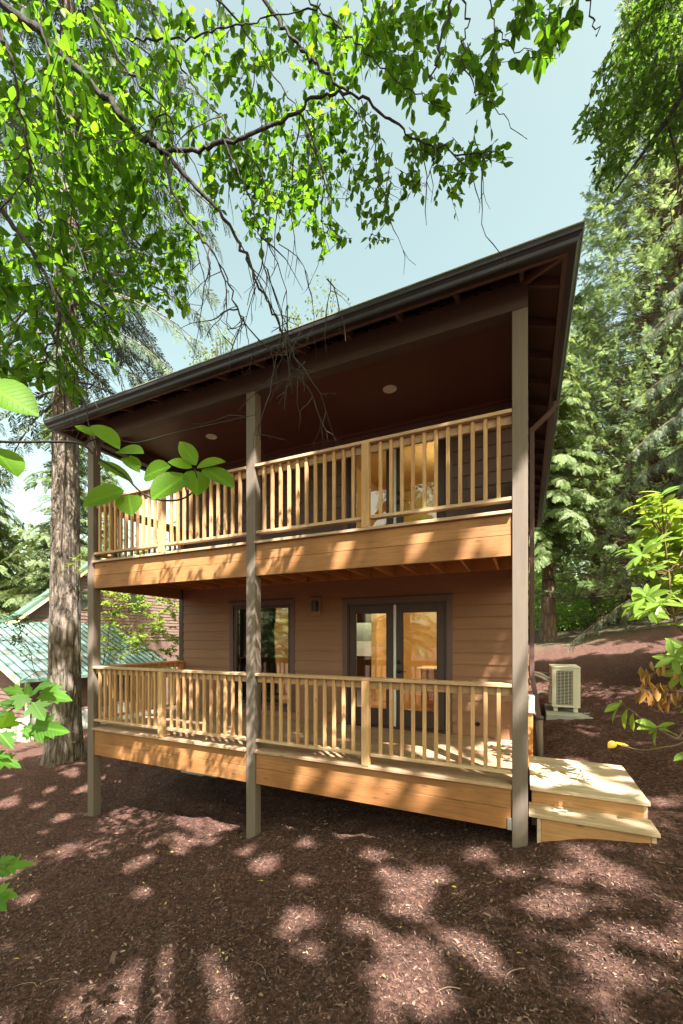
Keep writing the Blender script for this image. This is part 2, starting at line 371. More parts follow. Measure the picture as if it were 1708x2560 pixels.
def shingle_wall(mb, f, a0, a1, b0, b1, holes, expo=.19, wmin=.12, wmax=.30, th=.018, rnd=random.Random(3), clip=None):
    z = b0
    while z < b1-1e-4:
        z1 = min(z+expo, b1)
        for (x0, x1, q0, q1) in rects_minus(a0, a1, z, z1, holes):
            x = x0
            while x < x1-1e-4:
                w = rnd.uniform(wmin, wmax); e = min(x+w, x1)
                if x1-e < wmin*.5: e = x1
                if clip is None or clip((x+e)/2, q1):
                    o0 = th*(1-(q0-z)/expo)+.004+rnd.uniform(0, .004); o1 = th*(1-(q1-z)/expo)+.004
                    mb.hexa([f(x, 0, q0), f(e-.004, 0, q0), f(e-.004, 0, q1), f(x, 0, q1), f(x, o0, q0), f(e-.004, o0, q0), f(e-.004, o1, q1), f(x, o1, q1)])
                x = e
        z = z1
DX0, DX1, DZ = -2.744, -.899, 2.15
WX0, WX1, WZ0, WZ1 = -5.189, -3.705, .10, 2.196
HOLES = [(DX0+.085, DX1-.085, -.02, DZ-.085), (WX0+.085, WX1-.085, WZ0+.085, WZ1-.085), (DX0+.085, DX1-.085, ZU-.02, ZU+DZ-.085)]
front = MB()
for r in rects_minus(XL, XR, -.25, 5.06, HOLES): front.box(r[0], r[1], YW, YW+.14, r[2], r[3])
fw = front.build('front_wall', M['siding'], house)
mb = MB(); lap_wall(mb, lambda a, o, z: (a, YW-.0005-o, z), XL+.09, XR, -.02, ZU-.30, [(DX0, DX1, -.05, DZ), (WX0, WX1, WZ0, WZ1)])
mb.build('lap_siding', M['siding'], fw)
mb = MB(); shingle_wall(mb, lambda a, o, z: (a, YW-.0005-o, z), XL+.09, XR, ZU-.02, 5.045, [(DX0, DX1, ZU-.05, ZU+DZ)], .20, .14, .34)
mb.build('shingle_siding', M['shingle'], fw)
mb = MB().box(XR-.14, XR-.0, YW+.1415, YB, -.25, 5.06)
sw = mb.build('side_wall', M['siding'], house)
mb = MB(); lap_wall(mb, lambda a, o, z: (XR+.0005+o, a, z), YW+.0, YB, -.02, 2.6, []); mb.build('lap_siding', M['siding'], sw)
mb = MB(); shingle_wall(mb, lambda a, o, z: (XR+.0005+o, a, z), YW+.0, YB, 2.62, 5.05, [], .20, .14, .34); mb.build('shingle_siding', M['shingle'], sw)
LW = [(3.2, 4.9, .75, 2.05)]
mb = MB()
for r in rects_minus(YW+.1415, YB, -.25, 5.06, LW): mb.box(XL, XL+.14, r[0], r[1], r[2], r[3])
lw = mb.build('side_wall', M['siding'], house)
BW = [(-5.9, -4.2, .8, 2.1)]
mb = MB()
for r in rects_minus(XL+.1415, XR-.1415, -.25, 5.06, BW): mb.box(r[0], r[1], YB-.14, YB, r[2], r[3])
mb.build('rear_wall', M['siding'], house)
MB().box(XL-.018, XL+.088, YW-.028, YW-.001, -.02, 5.04).box(XL-.02, XL-.001, YW+.0, YW+.09, -.02, 5.04).build('corner_trim', M['trim'], house, .003)
MB().box(XL, XR, YW+.01, YB, -2.2, -.252).build('foundation', M['concrete'], house)
# window
def frame_rect(mb, x0, x1, z0, z1, w, y0, y1, bottom=True):
    mb.box(x0, x0+w, y0, y1, z0, z1); mb.box(x1-w, x1, y0, y1, z0, z1); mb.box(x0+w, x1-w, y0, y1, z1-w, z1)
    if bottom: mb.box(x0+w, x1-w, y0, y1, z0, z0+w)
    return mb
win = frame_rect(MB(), WX0, WX1, WZ0, WZ1, .088, YW-.03, YW+.002).build('window', M['trim_lite'], house, .003)
frame_rect(MB(), WX0+.09, WX1-.09, WZ0+.09, WZ1-.09, .055, YW-.008, YW+.09).build('frame', M['trim'], win, .003)
MB().box(WX0+.147, WX1-.147, YW+.040, YW+.046, WZ0+.147, WZ1-.147).build('glass', M['glass'], win)
MB().box(WX0-.02, WX1+.02, YW-.05, YW-.031, WZ1-.004, WZ1+.022).build('drip_cap', M['trim'], win, .003)
sidewin = MB(); 
for yy in (3.2, 4.03, 4.84): sidewin.box(XL-.02, XL+.16, yy, yy+.06, .75, 2.05)
sidewin.box(XL-.02, XL+.16, 3.26, 4.84, 1.99, 2.05).box(XL-.02, XL+.16, 3.26, 4.84, .75, .81)
swn = sidewin.build('window', M['trim'], house); MB().box(XL+.06, XL+.065, 3.27, 4.83, .82, 1.98).build('glass', M['glass'], swn)
bw = frame_rect(MB(), -5.9, -4.2, .8, 2.1, .06, YB-.16, YB+.02).build('window', M['trim'], house); MB().box(-5.83, -4.27, YB-.08, YB-.075, .87, 2.03).build('glass', M['glass'], bw)
# french doors, one pair on each floor
def french_door(z0):
    d = frame_rect(MB(), DX0, DX1, z0+.0, z0+DZ, .088, YW-.03, YW+.002, False).build('french_door', M['trim_lite'], house, .003)
    frame_rect(MB(), DX0+.0885, DX1-.0885, z0+.0, z0+DZ-.0885, .03, YW-.006, YW+.10, False).build('jamb', M['trim'], d)
    MB().box(DX0+.02, DX1-.02, YW-.06, YW+.10, z0-.018, z0+.012).build('threshold', M['trim'], d, .003)
    MB().box(DX0-.02, DX1+.02, YW-.05, YW-.031, z0+DZ-.004, z0+DZ+.022).build('drip_cap', M['trim'], d, .003)
    xm = (DX0+DX1)/2; i0, i1 = DX0+.119, DX1-.119
    for (a, c) in ((i0+.002, xm-.022), (xm+.022, i1-.002)):
        s = MB(); zt = z0+DZ-.1195; zb = z0+.014; st = .115
        s.box(a, a+st, YW+.01, YW+.055, zb, zt).box(c-st, c, YW+.01, YW+.055, zb, zt).box(a+st, c-st, YW+.01, YW+.055, zt-.13, zt).box(a+st, c-st, YW+.01, YW+.055, zb, zb+.27)
        s.build('door_leaf', M['trim'], d, .004)
        s = frame_rect(MB(), a+st-.012, c-st+.012, zb+.258, zt-.118, .022, YW+.003, YW+.0095); s.build('glazing_bead', M['trim'], d, .003)
        MB().box(a+st+.001, c-st-.001, YW+.030, YW+.036, zb+.271, zt-.131).build('glass', M['glass'], d)
        for zh in (.25, 1.0, 1.75):
            xe = a-.006 if a < xm-.1 else c-.004
            MB().box(xe, xe+.01, YW-.004, YW+.009, z0+zh, z0+zh+.1).build('hinge', M['black'], d)
    MB().box(xm-.021, xm+.021, YW-.002, YW+.05, z0+.014, z0+DZ-.12).build('astragal', M['astragal'], d, .003)
    h = MB(); xk = xm+.075
    h.tube([(xk, YW+.011, z0+1.08), (xk, YW-.015, z0+1.08)], .032, 20).tube([(xk, YW-.0155, z0+1.08), (xk, YW-.03, z0+1.08)], .016, 14).build('deadbolt', M['black'], d, 0, True); h = MB()
    h.tube([(xk, YW+.011, z0+.93), (xk, YW-.012, z0+.93)], .03, 20).tube([(xk, YW-.0125, z0+.93), (xk, YW-.05, z0+.93)], .011, 12).tube([(xk-.01, YW-.052, z0+.93), (xk+.06, YW-.054, z0+.935), (xk+.12, YW-.048, z0+.925)], [.011, .009, .007], 10)
    h.build('handle', M['black'], d, 0, True)
french_door(ZF); french_door(ZU)
wl = MB().box(-3.355, -3.165, YW-.045, YW-.019, 1.87, 2.21).build('wall_light', M['siding'], house, .006)
s = MB().tube([(-3.25, YW-.11, 1.96), (-3.25, YW-.11, 2.14)], .058, 20); s.box(-3.285, -3.215, YW-.10, YW-.0455, 1.99, 2.11); s.build('shade', M['black'], wl, .004)
MB().box(-3.36, -3.16, YW-.055, YW-.018, 2.211, 2.225).build('drip_cap', M['trim'], wl, .002)
for (x, z) in ((-2.98, .17), (-.53, .17)):
    MB().tube([(x, YW-.0, z), (x, YW-.035, z)], .035, 16).tube([(x, YW-.0355, z), (x, YW-.06, z-.01)], .015, 10).build('hose_bib', M['siding'] if x < -1 else M['black'], house)
MB().box(-3.33, -3.25, YW-.03, YW-.018, .38, .52).build('outlet_cover', M['siding'], house, .004)
# posts
post = MB().box(0, .144, 0, .144, -.95, 4.779).build('porch_post', M['post'], house, .005)
tag(post, 'taupe porch post beside the wooden steps')
pm = MB().box(-3.261, -3.117, 0, .144, -1.5, 4.779).build('porch_post', M['post'], house, .005)
pl_ = MB().box(XL, XL+.144, 0, .144, -1.9, 4.779).build('porch_post', M['post'], house, .005)
BAYS = [(XL+.146, -3.263), (-3.115, -.002)]
mb = MB().box(XL, XR, -.004, .148, 4.781, 5.06).box(XL-.001, XL+.14, .15, YW-.03, 4.80, 5.055).box(XR-.14, XR+.001, .15, YW-.03, 4.80, 5.055)
mb.build('porch_beam', M['beam'], house, .005)
MB().box(XL+.141, XR-.141, .149, YW-.019, 5.0, 5.02).build('porch_ceiling', M['ceiling'], house)
s = MB().box(XL+.145, XR-.145, .15, .19, 4.975, 4.999).box(XL+.145, XR-.145, YW-.06, YW-.02, 4.955, 4.999); s.build('ceiling_trim', M['ceiling'], house, .004)
for x in (-1.6, -4.8):
    q = MB(); nn = 28
    for k in range(nn):
        a0, a1 = 2*math.pi*k/nn, 2*math.pi*(k+1)/nn
        ring = lambda r, z, a: (x+r*math.cos(a), 1.13+r*math.sin(a), z)
        for (r0, z0, r1, z1) in ((.098, 4.998, .095, 4.990), (.095, 4.990, .070, 4.990), (.070, 4.990, .055, 5.004-.006)):
            q.add([ring(r0, z0, a0), ring(r0, z0, a1), ring(r1, z1, a1), ring(r1, z1, a0)], [(0, 1, 2, 3)])
    q.add([(x+.055*math.cos(2*math.pi*k/nn), 1.13+.055*math.sin(2*math.pi*k/nn), 4.998) for k in range(nn)], [tuple(range(nn))])
    q.build('recessed_light', M['white'], house)
# decks
def deck(zt, name_mat):
    dk = MB(); y = -.03; w = .138; k = 0
    rnd = random.Random(int(zt*10)+1)
    while y < YW-.05:
        y1 = min(y+w, YW-.025)
        spans = [(XL+.0, XR)] if y > .146 else [(BAYS[0][0]-.001, BAYS[0][1]+.001), (BAYS[1][0]-.001, BAYS[1][1]+.001)]
        if y > .146:
            c = rnd.uniform(-5, -1.5); spans = [(XL, c-.002), (c+.002, XR)]
        if y < .146 and y1 > .146: y1 = .1445
        for a, c in spans: dk.box(a, c, y, y1, zt-.034, zt)
        y = y1+.006
    d = dk.build('deck', M['deck'], house, .003)
    for a, c in BAYS:
        MB().box(a+.003, c-.003, .02, .058, zt-.2420, zt-.036).build('fascia_board', M['cedar'], d, .003)
        MB().box(a+.003, c-.003, .018, .058, zt-.458, zt-.2455).build('fascia_board', M['cedar'], d, .003)
    MB().box(XL+.02, XL+.058, .15, YW-.02, zt-.458, zt-.036).build('fascia_board', M['cedar'], d, .003)
    MB().box(XR-.040, XR-.002, .15, YW-.02, zt-.458, zt-.036).build('fascia_board', M['cedar'], d, .003)
    for k in range(16):
        x = XL+.25+k*.4
        MB().box(x, x+.038, .062, YW-.02, zt-.275, zt-.036).build('joist', M['joist'], d, .003)
    s = MB()
    for k in range(16):
        x = XL+.25+k*.4
        s.box(x-.003, x-.001, .0585, .10, zt-.28, zt-.10).box(x+.039, x+.041, .0585, .10, zt-.28, zt-.10).box(x-.003, x+.041, .0585, .10, zt-.284, zt-.281)
    s.build('joist_hanger', M['wire'], d)
    MB().box(XL+.06, XR-.045, YW-.019+.0, YW-.0195+.018, zt-.275, zt-.04).build('ledger', M['joist'], d)
    return d
DZL, DZU = -.022, ZU-.022
deck(DZL, 0); deck(DZU, 0)
MB().box(-.045, -.004, .004, .0165, -.48, -.36).build('post_bracket', M['wire'], house, .002)
BAL = MB().box(-.019, .019, -.019, .019, 0, .845).build('baluster', M['baluster'], None, .002)
balmesh = BAL.data; first_bal = [BAL]
def put_bal(x, y, z, parent):
    o = first_bal.pop() if first_bal else BAL.copy()
    if o.name not in COL.objects: COL.objects.link(o)
    o.parent = parent; o.location = (x, y, z)
def railing_front(a, c, zt):
    """rail bay between posts: cap, sub rail, bottom rail, a short post in the middle, balusters"""
    yc = .055; xm = (a+c)/2
    r = MB().box(a, c, yc-.07, yc+.07, zt+.988, zt+1.026).build('railing', M['rail_x'], house, .005)
    MB().box(a, c, yc+.002, yc+.04, zt+.898, zt+.9865).build('sub_rail', M['rail_x'], r, .003)
    for (p, q) in ((a, xm-.046), (xm+.046, c)):
        MB().box(p, q, yc-.045, yc+.045, zt+.105, zt+.143).build('bottom_rail', M['rail_x'], r, .004)
    MB().box(xm-.0445, xm+.0445, yc-.09, yc-.0005, zt+.001, zt+.9865).build('middle_post', M['baluster'], r, .004)
    for (p, q) in ((a, xm-.045), (xm+.045, c)):
        for k in range(11):
            put_bal(p+(q-p)*(k+1-.02)/11.96, yc-.0185, zt+.1435, r)
def railing_side(x, zt, merged=False):
    y0, y1 = .146, YW-.03
    r = MB().box(x-.07, x+.07, y0, y1, zt+.988, zt+1.026).build('railing', M['rail_y'], house, .005)
    MB().box(x-.04, x-.002, y0, y1, zt+.898, zt+.9865).build('sub_rail', M['rail_y'], r, .003)
    MB().box(x-.045, x+.045, y0, y1-.09, zt+.105, zt+.143).build('bottom_rail', M['rail_y'], r, .004)
    MB().box(x-.0445, x+.0445, y1-.088, y1-.0, zt+.001, zt+.9865).build('wall_post', M['joist'], r, .004)
    if merged:
        s = MB()
        for k in range(13): yy = y0+(y1-.09-y0)*(k+1)/14; s.box(x-.002, x+.036, yy-.019, yy+.019, zt+.1435, zt+.9865)
        tag(s.build('baluster', M['baluster'], r, .002), kind='stuff')
    else:
        for k in range(12): put_bal(x+.0185, y0+(y1-.09-y0)*(k+1)/13, zt+.1435, r)
for zt in (DZL, DZU):
    for a, c in BAYS: railing_front(a, c, zt)
railing_side(XL+.075, DZL); railing_side(XL+.075, DZU, True)
railing_r = railing_side(XR-.075, DZU, True)
# roof
EX0, EX1, EY0, EY1 = -6.845, .462, -.344, 10.03; PIT = .42; ZE = 5.0
def hip(off, z):
    x0, x1, y0, y1 = EX0-off, EX1+off, EY0-off, EY1+off; h = (x1-x0)/2; xm = (x0+x1)/2
    return [(x0, y0, z), (x1, y0, z), (x1, y1, z), (x0, y1, z), (xm, y0+h, z+h*PIT), (xm, y1-h, z+h*PIT)]
lo = hip(.035, ZE-.035*PIT); hi = hip(.035, ZE-.035*PIT+.035)
rb = MB().add(lo+hi, [(0, 4, 1), (1, 4, 5, 2), (2, 5, 3), (3, 5, 4, 0), (6, 7, 10), (7, 8, 11, 10), (8, 9, 11), (9, 6, 10, 11), (0, 1, 7, 6), (1, 2, 8, 7), (2, 3, 9, 8), (3, 0, 6, 9)])
roof = rb.build('roof', M['soffit'], house)
top = hip(.05, ZE-.05*PIT+.0375+.006); top2 = hip(.05, ZE-.05*PIT+.0375+.018)
MB().add(top+top2, [(0, 4, 1), (1, 4, 5, 2), (2, 5, 3), (3, 5, 4, 0), (6, 7, 10), (7, 8, 11, 10), (8, 9, 11), (9, 6, 10, 11), (0, 1, 7, 6), (1, 2, 8, 7), (2, 3, 9, 8), (3, 0, 6, 9)]).build('roof_shingles', paint('grey_roofing', (.10, .095, .09), .95, .3, 6, .6), roof)
def ring_profile(prof):
    """closed profile of (outward, z) swept round the four eaves with mitred corners"""
    mb = MB(); n = len(prof); vs = []
    for o, z in prof: vs += [(EX0-o, EY0-o, z), (EX1+o, EY0-o, z), (EX1+o, EY1+o, z), (EX0-o, EY1+o, z)]
    fs = [(i*4+k, i*4+(k+1) % 4, ((i+1) % n)*4+(k+1) % 4, ((i+1) % n)*4+k) for i in range(n) for k in range(4)]
    return mb.add(vs, fs)
ring_profile([(-.038, 4.905), (0, 4.905), (0, ZE-.002), (-.038, ZE-.002)]).build('fascia', M['trim_lite'], roof)
ring_profile([(.002, 4.912), (.062, 4.912), (.072, 4.925), (.078, 4.955), (.094, 4.975), (.108, 4.985), (.112, 5.0), (.114, 5.04), (.102, 5.042), (.102, 5.034), (.108, 5.032), (.107, 5.002), (.104, 4.992), (.091, 4.981), (.073, 4.959), (.066, 4.928), (.058, 4.918), (.006, 4.918), (.006, 4.972), (.002, 4.972)]).build('gutter', M['gutter'], roof)
ring_profile([(.117, 5.026), (.121, 5.030), (.121, 5.038), (.117, 5.042)]).build('gutter_lip', metal('pale_gutter_edge', (.24, .24, .17), .4, .3), roof)
def rafter_y(x):      # front rafter tails run along Y
    y0, y1 = EY0+.04, .35; f = lambda y: ZE+(y-EY0)*PIT-.016
    p = [(y0, f(y0)-.075), (y1, f(y1)-.115), (y1, f(y1)), (y0, f(y0))]
    return MB().prism(p, 0, x-.019, x+.019)
def rafter_x(y, side):
    e = EX1 if side > 0 else EX0; s = 1 if side > 0 else -1; f = lambda d: ZE+d*PIT-.016
    p = [(e-s*.04, f(.04)-.075), (e-s*.66, f(.66)-.115), (e-s*.66, f(.66)), (e-s*.04, f(.04))]
    return MB().prism(p, 1, y-.019, y+.019)
xs = [.09-.61*k for k in range(11)]
for x in xs: rafter_y(x).build('rafter_tail', M['soffit'], roof)
ys = [.08+.61*k for k in range(17)]
for y in ys: rafter_x(y, 1).build('rafter_tail', M['soffit'], roof)
for y in ys[:10]: rafter_x(y, -1).build('rafter_tail', M['soffit'], roof)
for (ex, sx) in ((EX1, 1), (EX0, -1)):      # hip rafters at the two front corners
    f = lambda d: ZE+d*PIT-.018; w = .02
    a = np.array([ex-sx*.045, EY0+.045]); c = np.array([ex-sx*.66, EY0+.66]); nrm_ = np.array([sx, 1])*w*.7
    MB().hexa([(*(a-nrm_), f(.045)-.10), (*(a+nrm_), f(.045)-.10), (*(c+nrm_), f(.66)-.15), (*(c-nrm_), f(.66)-.15), (*(a-nrm_), f(.045)-.012), (*(a+nrm_), f(.045)-.012), (*(c+nrm_), f(.66)-.012), (*(c-nrm_), f(.66)-.012)]).build('hip_rafter', M['soffit'], roof)
def blocking(x0, x1, y, z0, z1, r=.027, fx=None):
    mb = MB(); n = 16; f = fx or (lambda a, z: (a, y, z)); w = (x1-x0)
    cw = .135; xc0 = x0+(w-3*cw)/2
    for (a, c) in ((x0, xc0), (xc0+3*cw, x1)): mb.add([f(a, z0), f(c, z0), f(c, z1), f(a, z1)], [(0, 1, 2, 3)])
    zc = (z0+z1)/2
    for h in range(3):
        a, c = xc0+h*cw, xc0+(h+1)*cw; ctr = (a+c)/2; out = []; inn = []
        for k in range(n):
            t = 2*math.pi*(k+.5)/n; dx, dz = math.cos(t), math.sin(t); q = min((cw/2)/max(abs(dx), 1e-6), ((z1-z0)/2)/max(abs(dz), 1e-6))
            out.append((min(max(ctr+dx*q, a), c), zc+dz*q)); inn.append((ctr+dx*r, zc+dz*r))
        vs = [f(*p) for p in out]+[f(*p) for p in inn]
        mb.add(vs, [(k, (k+1) % n, n+(k+1) % n, n+k) for k in range(n)])
    return mb
zt_ = ZE+(.0-EY0)*PIT-.014
for x0, x1 in zip(xs[1:], xs[:-1]): blocking(x0+.0195, x1-.0195, .05, 5.061, zt_).build('vent_block', M['soffit'], roof)
for y0, y1 in zip(ys[:-1], ys[1:]):
    blocking(y0+.0195, y1-.0195, 0, 5.061, zt_-.01, fx=lambda a, z: (XR-.03, a, z)).build('vent_block', M['soffit'], roof)
MB().box(XL+.1, XR-.1, .40, .42, 5.03, 5.30).build('attic_dark_sheet', M['dark'], roof)  # near-black sheet painted in for the attic's darkness behind the vent holes
# downspout at the house corner behind the right post
ds = MB(); yd = 2.34
def sq(mb, pts, w, d):
    for p, q in zip(pts[:-1], pts[1:]):
        p, q = np.array(p, float), np.array(q, float); t = nrm(q-p); a = nrm(np.cross(t, (0, 1, 0))); b_ = np.array([0, 1., 0])
        mb.hexa([p-a*w-b_*d, p+a*w-b_*d, p+a*w+b_*d, p-a*w+b_*d, q-a*w-b_*d, q+a*w-b_*d, q+a*w+b_*d, q-a*w+b_*d])
sq(ds, [(.51, yd, 4.91), (.51, yd, 4.80)], .034, .026); sq(ds, [(.505, yd, 4.81), (.215, yd, 4.56)], .034, .0261); sq(ds, [(.205, yd, 4.59), (.205, yd, .92)], .032, .0259); sq(ds, [(.205, yd, .94), (.30, yd-.05, .30)], .032, .0258)
MBs = ds.build('downspout', M['trim_lite'], house, .005)
MB().tube([(.30, yd-.05, .33), (.305, yd-.05, -.45)], .05, 18).build('drain_pipe', M['post'], MBs, 0, True)
MB().tube([(.30, yd-.05, .335), (.30, yd-.05, .29)], .056, 18).build('pipe_collar', M['beam'], MBs, 0, True)
sp_ = MB().box(.15, .215, 1.93, 2.13, -.55, .42).build('side_post', M['joist'], house, .004)
MB().box(.149, .235, 1.90, 2.15, .421, .66).build('utility_box', metal('pale_steel_box', (.50, .53, .56), .4, .3), sp_, .01)
# rooms behind the glass
MB().box(XL+.1415, XR-.1415, YW+.1415, YB-.1415, -.06, -.004).build('interior_floor', M['infloor'], house)
MB().box(XL+.1415, XR-.1415, YW+.1415, YB-.1415, 2.45, ZU-.05).build('interior_ceiling', M['inwall'], house)
MB().box(XL+.1415, XR-.1415, YW+.1415, YB-.1415, ZU-.048, ZU-.004).build('interior_floor', M['infloor'], house)
MB().box(XL+.1415, XR-.1415, YW+.1415, YB-.1415, ZU+2.42, ZU+2.45).build('interior_ceiling', M['inwall'], house)
iw = MB()
iw.box(XL+.1425, XL+.150, YW+.1425, 3.19, -.003, 2.449).box(XL+.1425, XL+.150, 4.91, 7.0, -.003, 2.449).box(XL+.1425, XL+.150, 3.19, 4.91, -.003, .74).box(XL+.1425, XL+.150, 3.19, 4.91, 2.06, 2.449)
iw.box(-2.95, -2.83, 4.3, 7.2, -.003, 2.449)
iw.box(-2.829, XR-.143, 6.4, 6.5, -.003, 2.449).box(XR-.160, XR-.142, YW+.145, 6.39, -.003, 2.449)
iw.box(-3.30, -3.18, YW+.15, 6.4, ZU-.003, ZU+2.419).box(-3.179, XR-.143, 6.0, 6.1, ZU-.003, ZU+2.419).box(XR-.160, XR-.142, YW+.145, 5.99, ZU-.003, ZU+2.419)
iw.build('interior_wall', M['inwall'], house)
# kitchen behind the lower door
kc = empty('kitchen_counter', (-1.0, 3.6, 0), 'stone topped alder drawer counter behind the lower glass door', 'kitchen counter')
MB().box(-1.63, -.25, 3.28, 3.92, .08, .885).build('cabinet_body', M['cab'], kc, .004)
MB().box(-1.72, -.20, 3.22, 3.98, .887, .925).build('countertop', M['stone'], kc, .006)
for k, zz in enumerate((.12, .40, .66)):
    for xx in (-1.60, -.93):
        dr = MB().box(xx, xx+.64, 3.262, 3.279, zz, zz+(.25 if k < 2 else .2)).build('drawer', M['cab'], kc, .006)
        MB().tube([(xx+.24, 3.235, zz+.14), (xx+.40, 3.235, zz+.14)], .006, 8).tube([(xx+.25, 3.2615, zz+.14), (xx+.25, 3.236, zz+.14)], .005, 8).tube([(xx+.39, 3.2615, zz+.14), (xx+.39, 3.236, zz+.14)], .005, 8).build('drawer_pull', M['black'], dr)
tc = empty('tall_cabinet', (-.7, 5.6, 0), 'tall alder pantry cabinet standing behind the stone topped counter', 'cabinet')
MB().box(-1.25, -.3, 5.5, 6.38, .0, 2.30).build('cabinet_body', M['cab'], tc, .005)
for xx in (-1.22, -.76):
    for (z0, z1) in ((.12, 1.05), (1.08, 2.24)):
        dd = frame_rect(MB(), xx, xx+.43, z0, z1, .07, 5.475, 5.499).build('cabinet_door', M['cab'], tc, .004)
        MB().box(xx+.0705, xx+.3595, 5.486, 5.499, z0+.0705, z1-.0705).build('panel', M['cab'], dd)
        MB().tube([(xx+.38, 5.462, (z0+z1)/2), (xx+.38, 5.462, (z0+z1)/2+.12)], .007, 8).build('pull', M['black'], dd)
def ceiling_lamp(x, y, z, r, power, lab):
    t = empty('pendant_lamp', (x, y, z), lab, 'lamp')
    g = MB(); pr = []
    pts = []; n = 20
    for i in range(9):
        a = -math.pi/2+math.pi*i/8; pts.append((r*math.cos(a)+.001, z+r*.75*math.sin(a)))
    vs = [(x+q*math.cos(2*math.pi*k/n), y+q*math.sin(2*math.pi*k/n), zz) for q, zz in pts for k in range(n)]
    g.add(vs, [(i*n+k, i*n+(k+1) % n, (i+1)*n+(k+1) % n, (i+1)*n+k) for i in range(8) for k in range(n)])
    g.build('lamp_shade', emit('lit_lamp_glass', (1.0, .80, .50), 4.0), t, 0, True)
    MB().tube([(x, y, z+r*.7), (x, y, z+.35)], .012, 8).build('stem', M['black'], t)
    li = bpy.data.lights.new('lamp_light', 'POINT'); li.energy = power; li.color = (1, .74, .42); li.shadow_soft_size = r+.02
    lo_ = bpy.data.objects.new('lamp_light', li); COL.objects.link(lo_); lo_.parent = t; lo_.location = (0, 0, -r-.10)
ceiling_lamp(-1.28, 3.9, ZU+2.05, .12, 8, 'lit globe lamp hanging inside the upper glass doors')
ceiling_lamp(-.9, 3.2, 2.2, .1, 32, 'lit globe lamp over the kitchen counter inside the lower doors')
ceiling_lamp(-4.6, 4.6, 2.2, .1, 9, 'added globe lamp keeping the room behind the single porch window dimly lit')  # added lamp, in place of dim daylight from the far windows

# ------------------------------------------------------------------ steps, heat pump, pad, pipes
st = empty('wooden_steps', (.7, .8, -.3), 'pale two level wooden landing and step beside the porch post', 'steps')
s = MB(); y = .30
while y < 1.62: s.box(.165, 1.19, y, min(y+.138, 1.65), -.138, -.10); y += .144
s.build('landing', M['step'], st, .004)
MB().box(.18, 1.165, .345, .383, -.52, -.14).build('riser', M['step_face'], st, .003)
MB().box(1.127, 1.165, .3835, 1.63, -.52, -.14).build('side_board', M['step'], st, .003)
s = MB().box(.15, 1.20, .005, .175, -.312, -.275).box(.15, 1.20, .181, .344, -.312, -.275); s.build('tread', M['step'], st, .004)
MB().box(.26, 1.14, .035, .073, -.62, -.314).build('riser', M['step_face'], st, .003)
MB().box(.225, .2585, .03, .34, -.62, -.314).build('stringer', M['step'], st, .003); MB().box(1.1415, 1.176, .03, .34, -.62, -.314).build('stringer', M['step'], st, .003)
MB().box(1.1415, 1.176, .3445, .3825, -.52, -.14).build('corner_board', M['step'], st, .003)
cp = MB().hexa([(.44, 3.92, -.1), (1.16, 3.80, -.1), (1.22, 5.25, -.1), (.46, 5.3, -.1), (.45, 3.93, .125), (1.15, 3.81, .125), (1.21, 5.24, .125), (.47, 5.29, .125)])
tag(cp.build('concrete_pad', M['concrete'], None, .01), 'pale concrete pad under the ivory heat pump', 'concrete pad')
hp = empty('heat_pump', (.79, 4.6, .13), 'ivory outdoor heat pump unit with grilled end standing on pad', 'heat pump')
AX0, AX1, AY0, AY1, AZ0, AZ1 = .55, 1.0, 4.2, 5.05, .22, .93
frame_rect(MB(), AX0, AX1, AZ0, AZ1, .001, AY0+.02, AY1)
s = MB().box(AX0, AX0+.012, AY0, AY1, AZ0, AZ1).box(AX1-.05, AX1, AY0, AY1, AZ0, AZ1-.0).box(AX0+.0125, AX1-.0505, AY1-.012, AY1, AZ0, AZ1).box(AX0+.0125, AX1-.0505, AY0, AY1-.0125, AZ0, AZ0+.04)
s.box(AX0+.0125, AX0+.075, AY0, AY0+.012, AZ0+.0405, AZ1).box(AX1-.115, AX1-.0505, AY0, AY0+.012, AZ0+.0405, AZ1).box(AX0+.0755, AX1-.1155, AY0, AY0+.012, AZ1-.045, AZ1)
s.build('casing', M['ivory'], hp, .004)
MB().box(AX0-.012, AX1+.006, AY0-.012, AY1+.01, AZ1+.001, AZ1+.028).build('top_cover', M['ivory'], hp, .008)
MB().box(AX0+.06, AX1-.10, AY0+.03, AY0+.06, AZ0+.045, AZ1-.05).build('coil', M['black'], hp)
s = MB()
for k in range(24):
    zz = AZ0+.055+k*(AZ1-AZ0-.115)/23; s.box(AX0+.085, AX1-.125, AY0-.006, AY0-.002, zz, zz+.006)
for k in range(5):
    xx = AX0+.085+k*(AX1-AX0-.215)/4; s.box(xx, xx+.005, AY0-.0015, AY0+.006, AZ0+.05, AZ1-.055)
s.build('grille', M['white'], hp)
for xx in (AX0+.03, AX1-.10):
    for yy in (AY0+.08, AY1-.2): MB().box(xx, xx+.07, yy, yy+.1, .126, AZ0-.001).build('foot', M['white'], hp, .004)
MB().box(AX0-.04, AX0-.001, AY0+.06, AY0+.4, AZ0+.05, AZ0+.34).build('valve_cover', M['ivory'], hp, .008)
pp = empty('refrigerant_pipes', (.35, 4.4, .1), 'white insulated pipes looping from the house wall to the heat pump', 'pipes')
def pipe(pts, r, nm, mat):
    pts = [np.array(p, float) for p in pts]; out = []
    for i in range(len(pts)-1):
        p0, p1, p2, p3 = pts[max(i-1, 0)], pts[i], pts[i+1], pts[min(i+2, len(pts)-1)]
        for t in np.linspace(0, 1, 7)[:-1]:
            out.append(.5*((2*p1)+(-p0+p2)*t+(2*p0-5*p1+4*p2-p3)*t*t+(-p0+3*p1-3*p2+p3)*t**3))
    out.append(pts[-1]); MB().tube(out, r, 10).build(nm, mat, pp, 0, True)
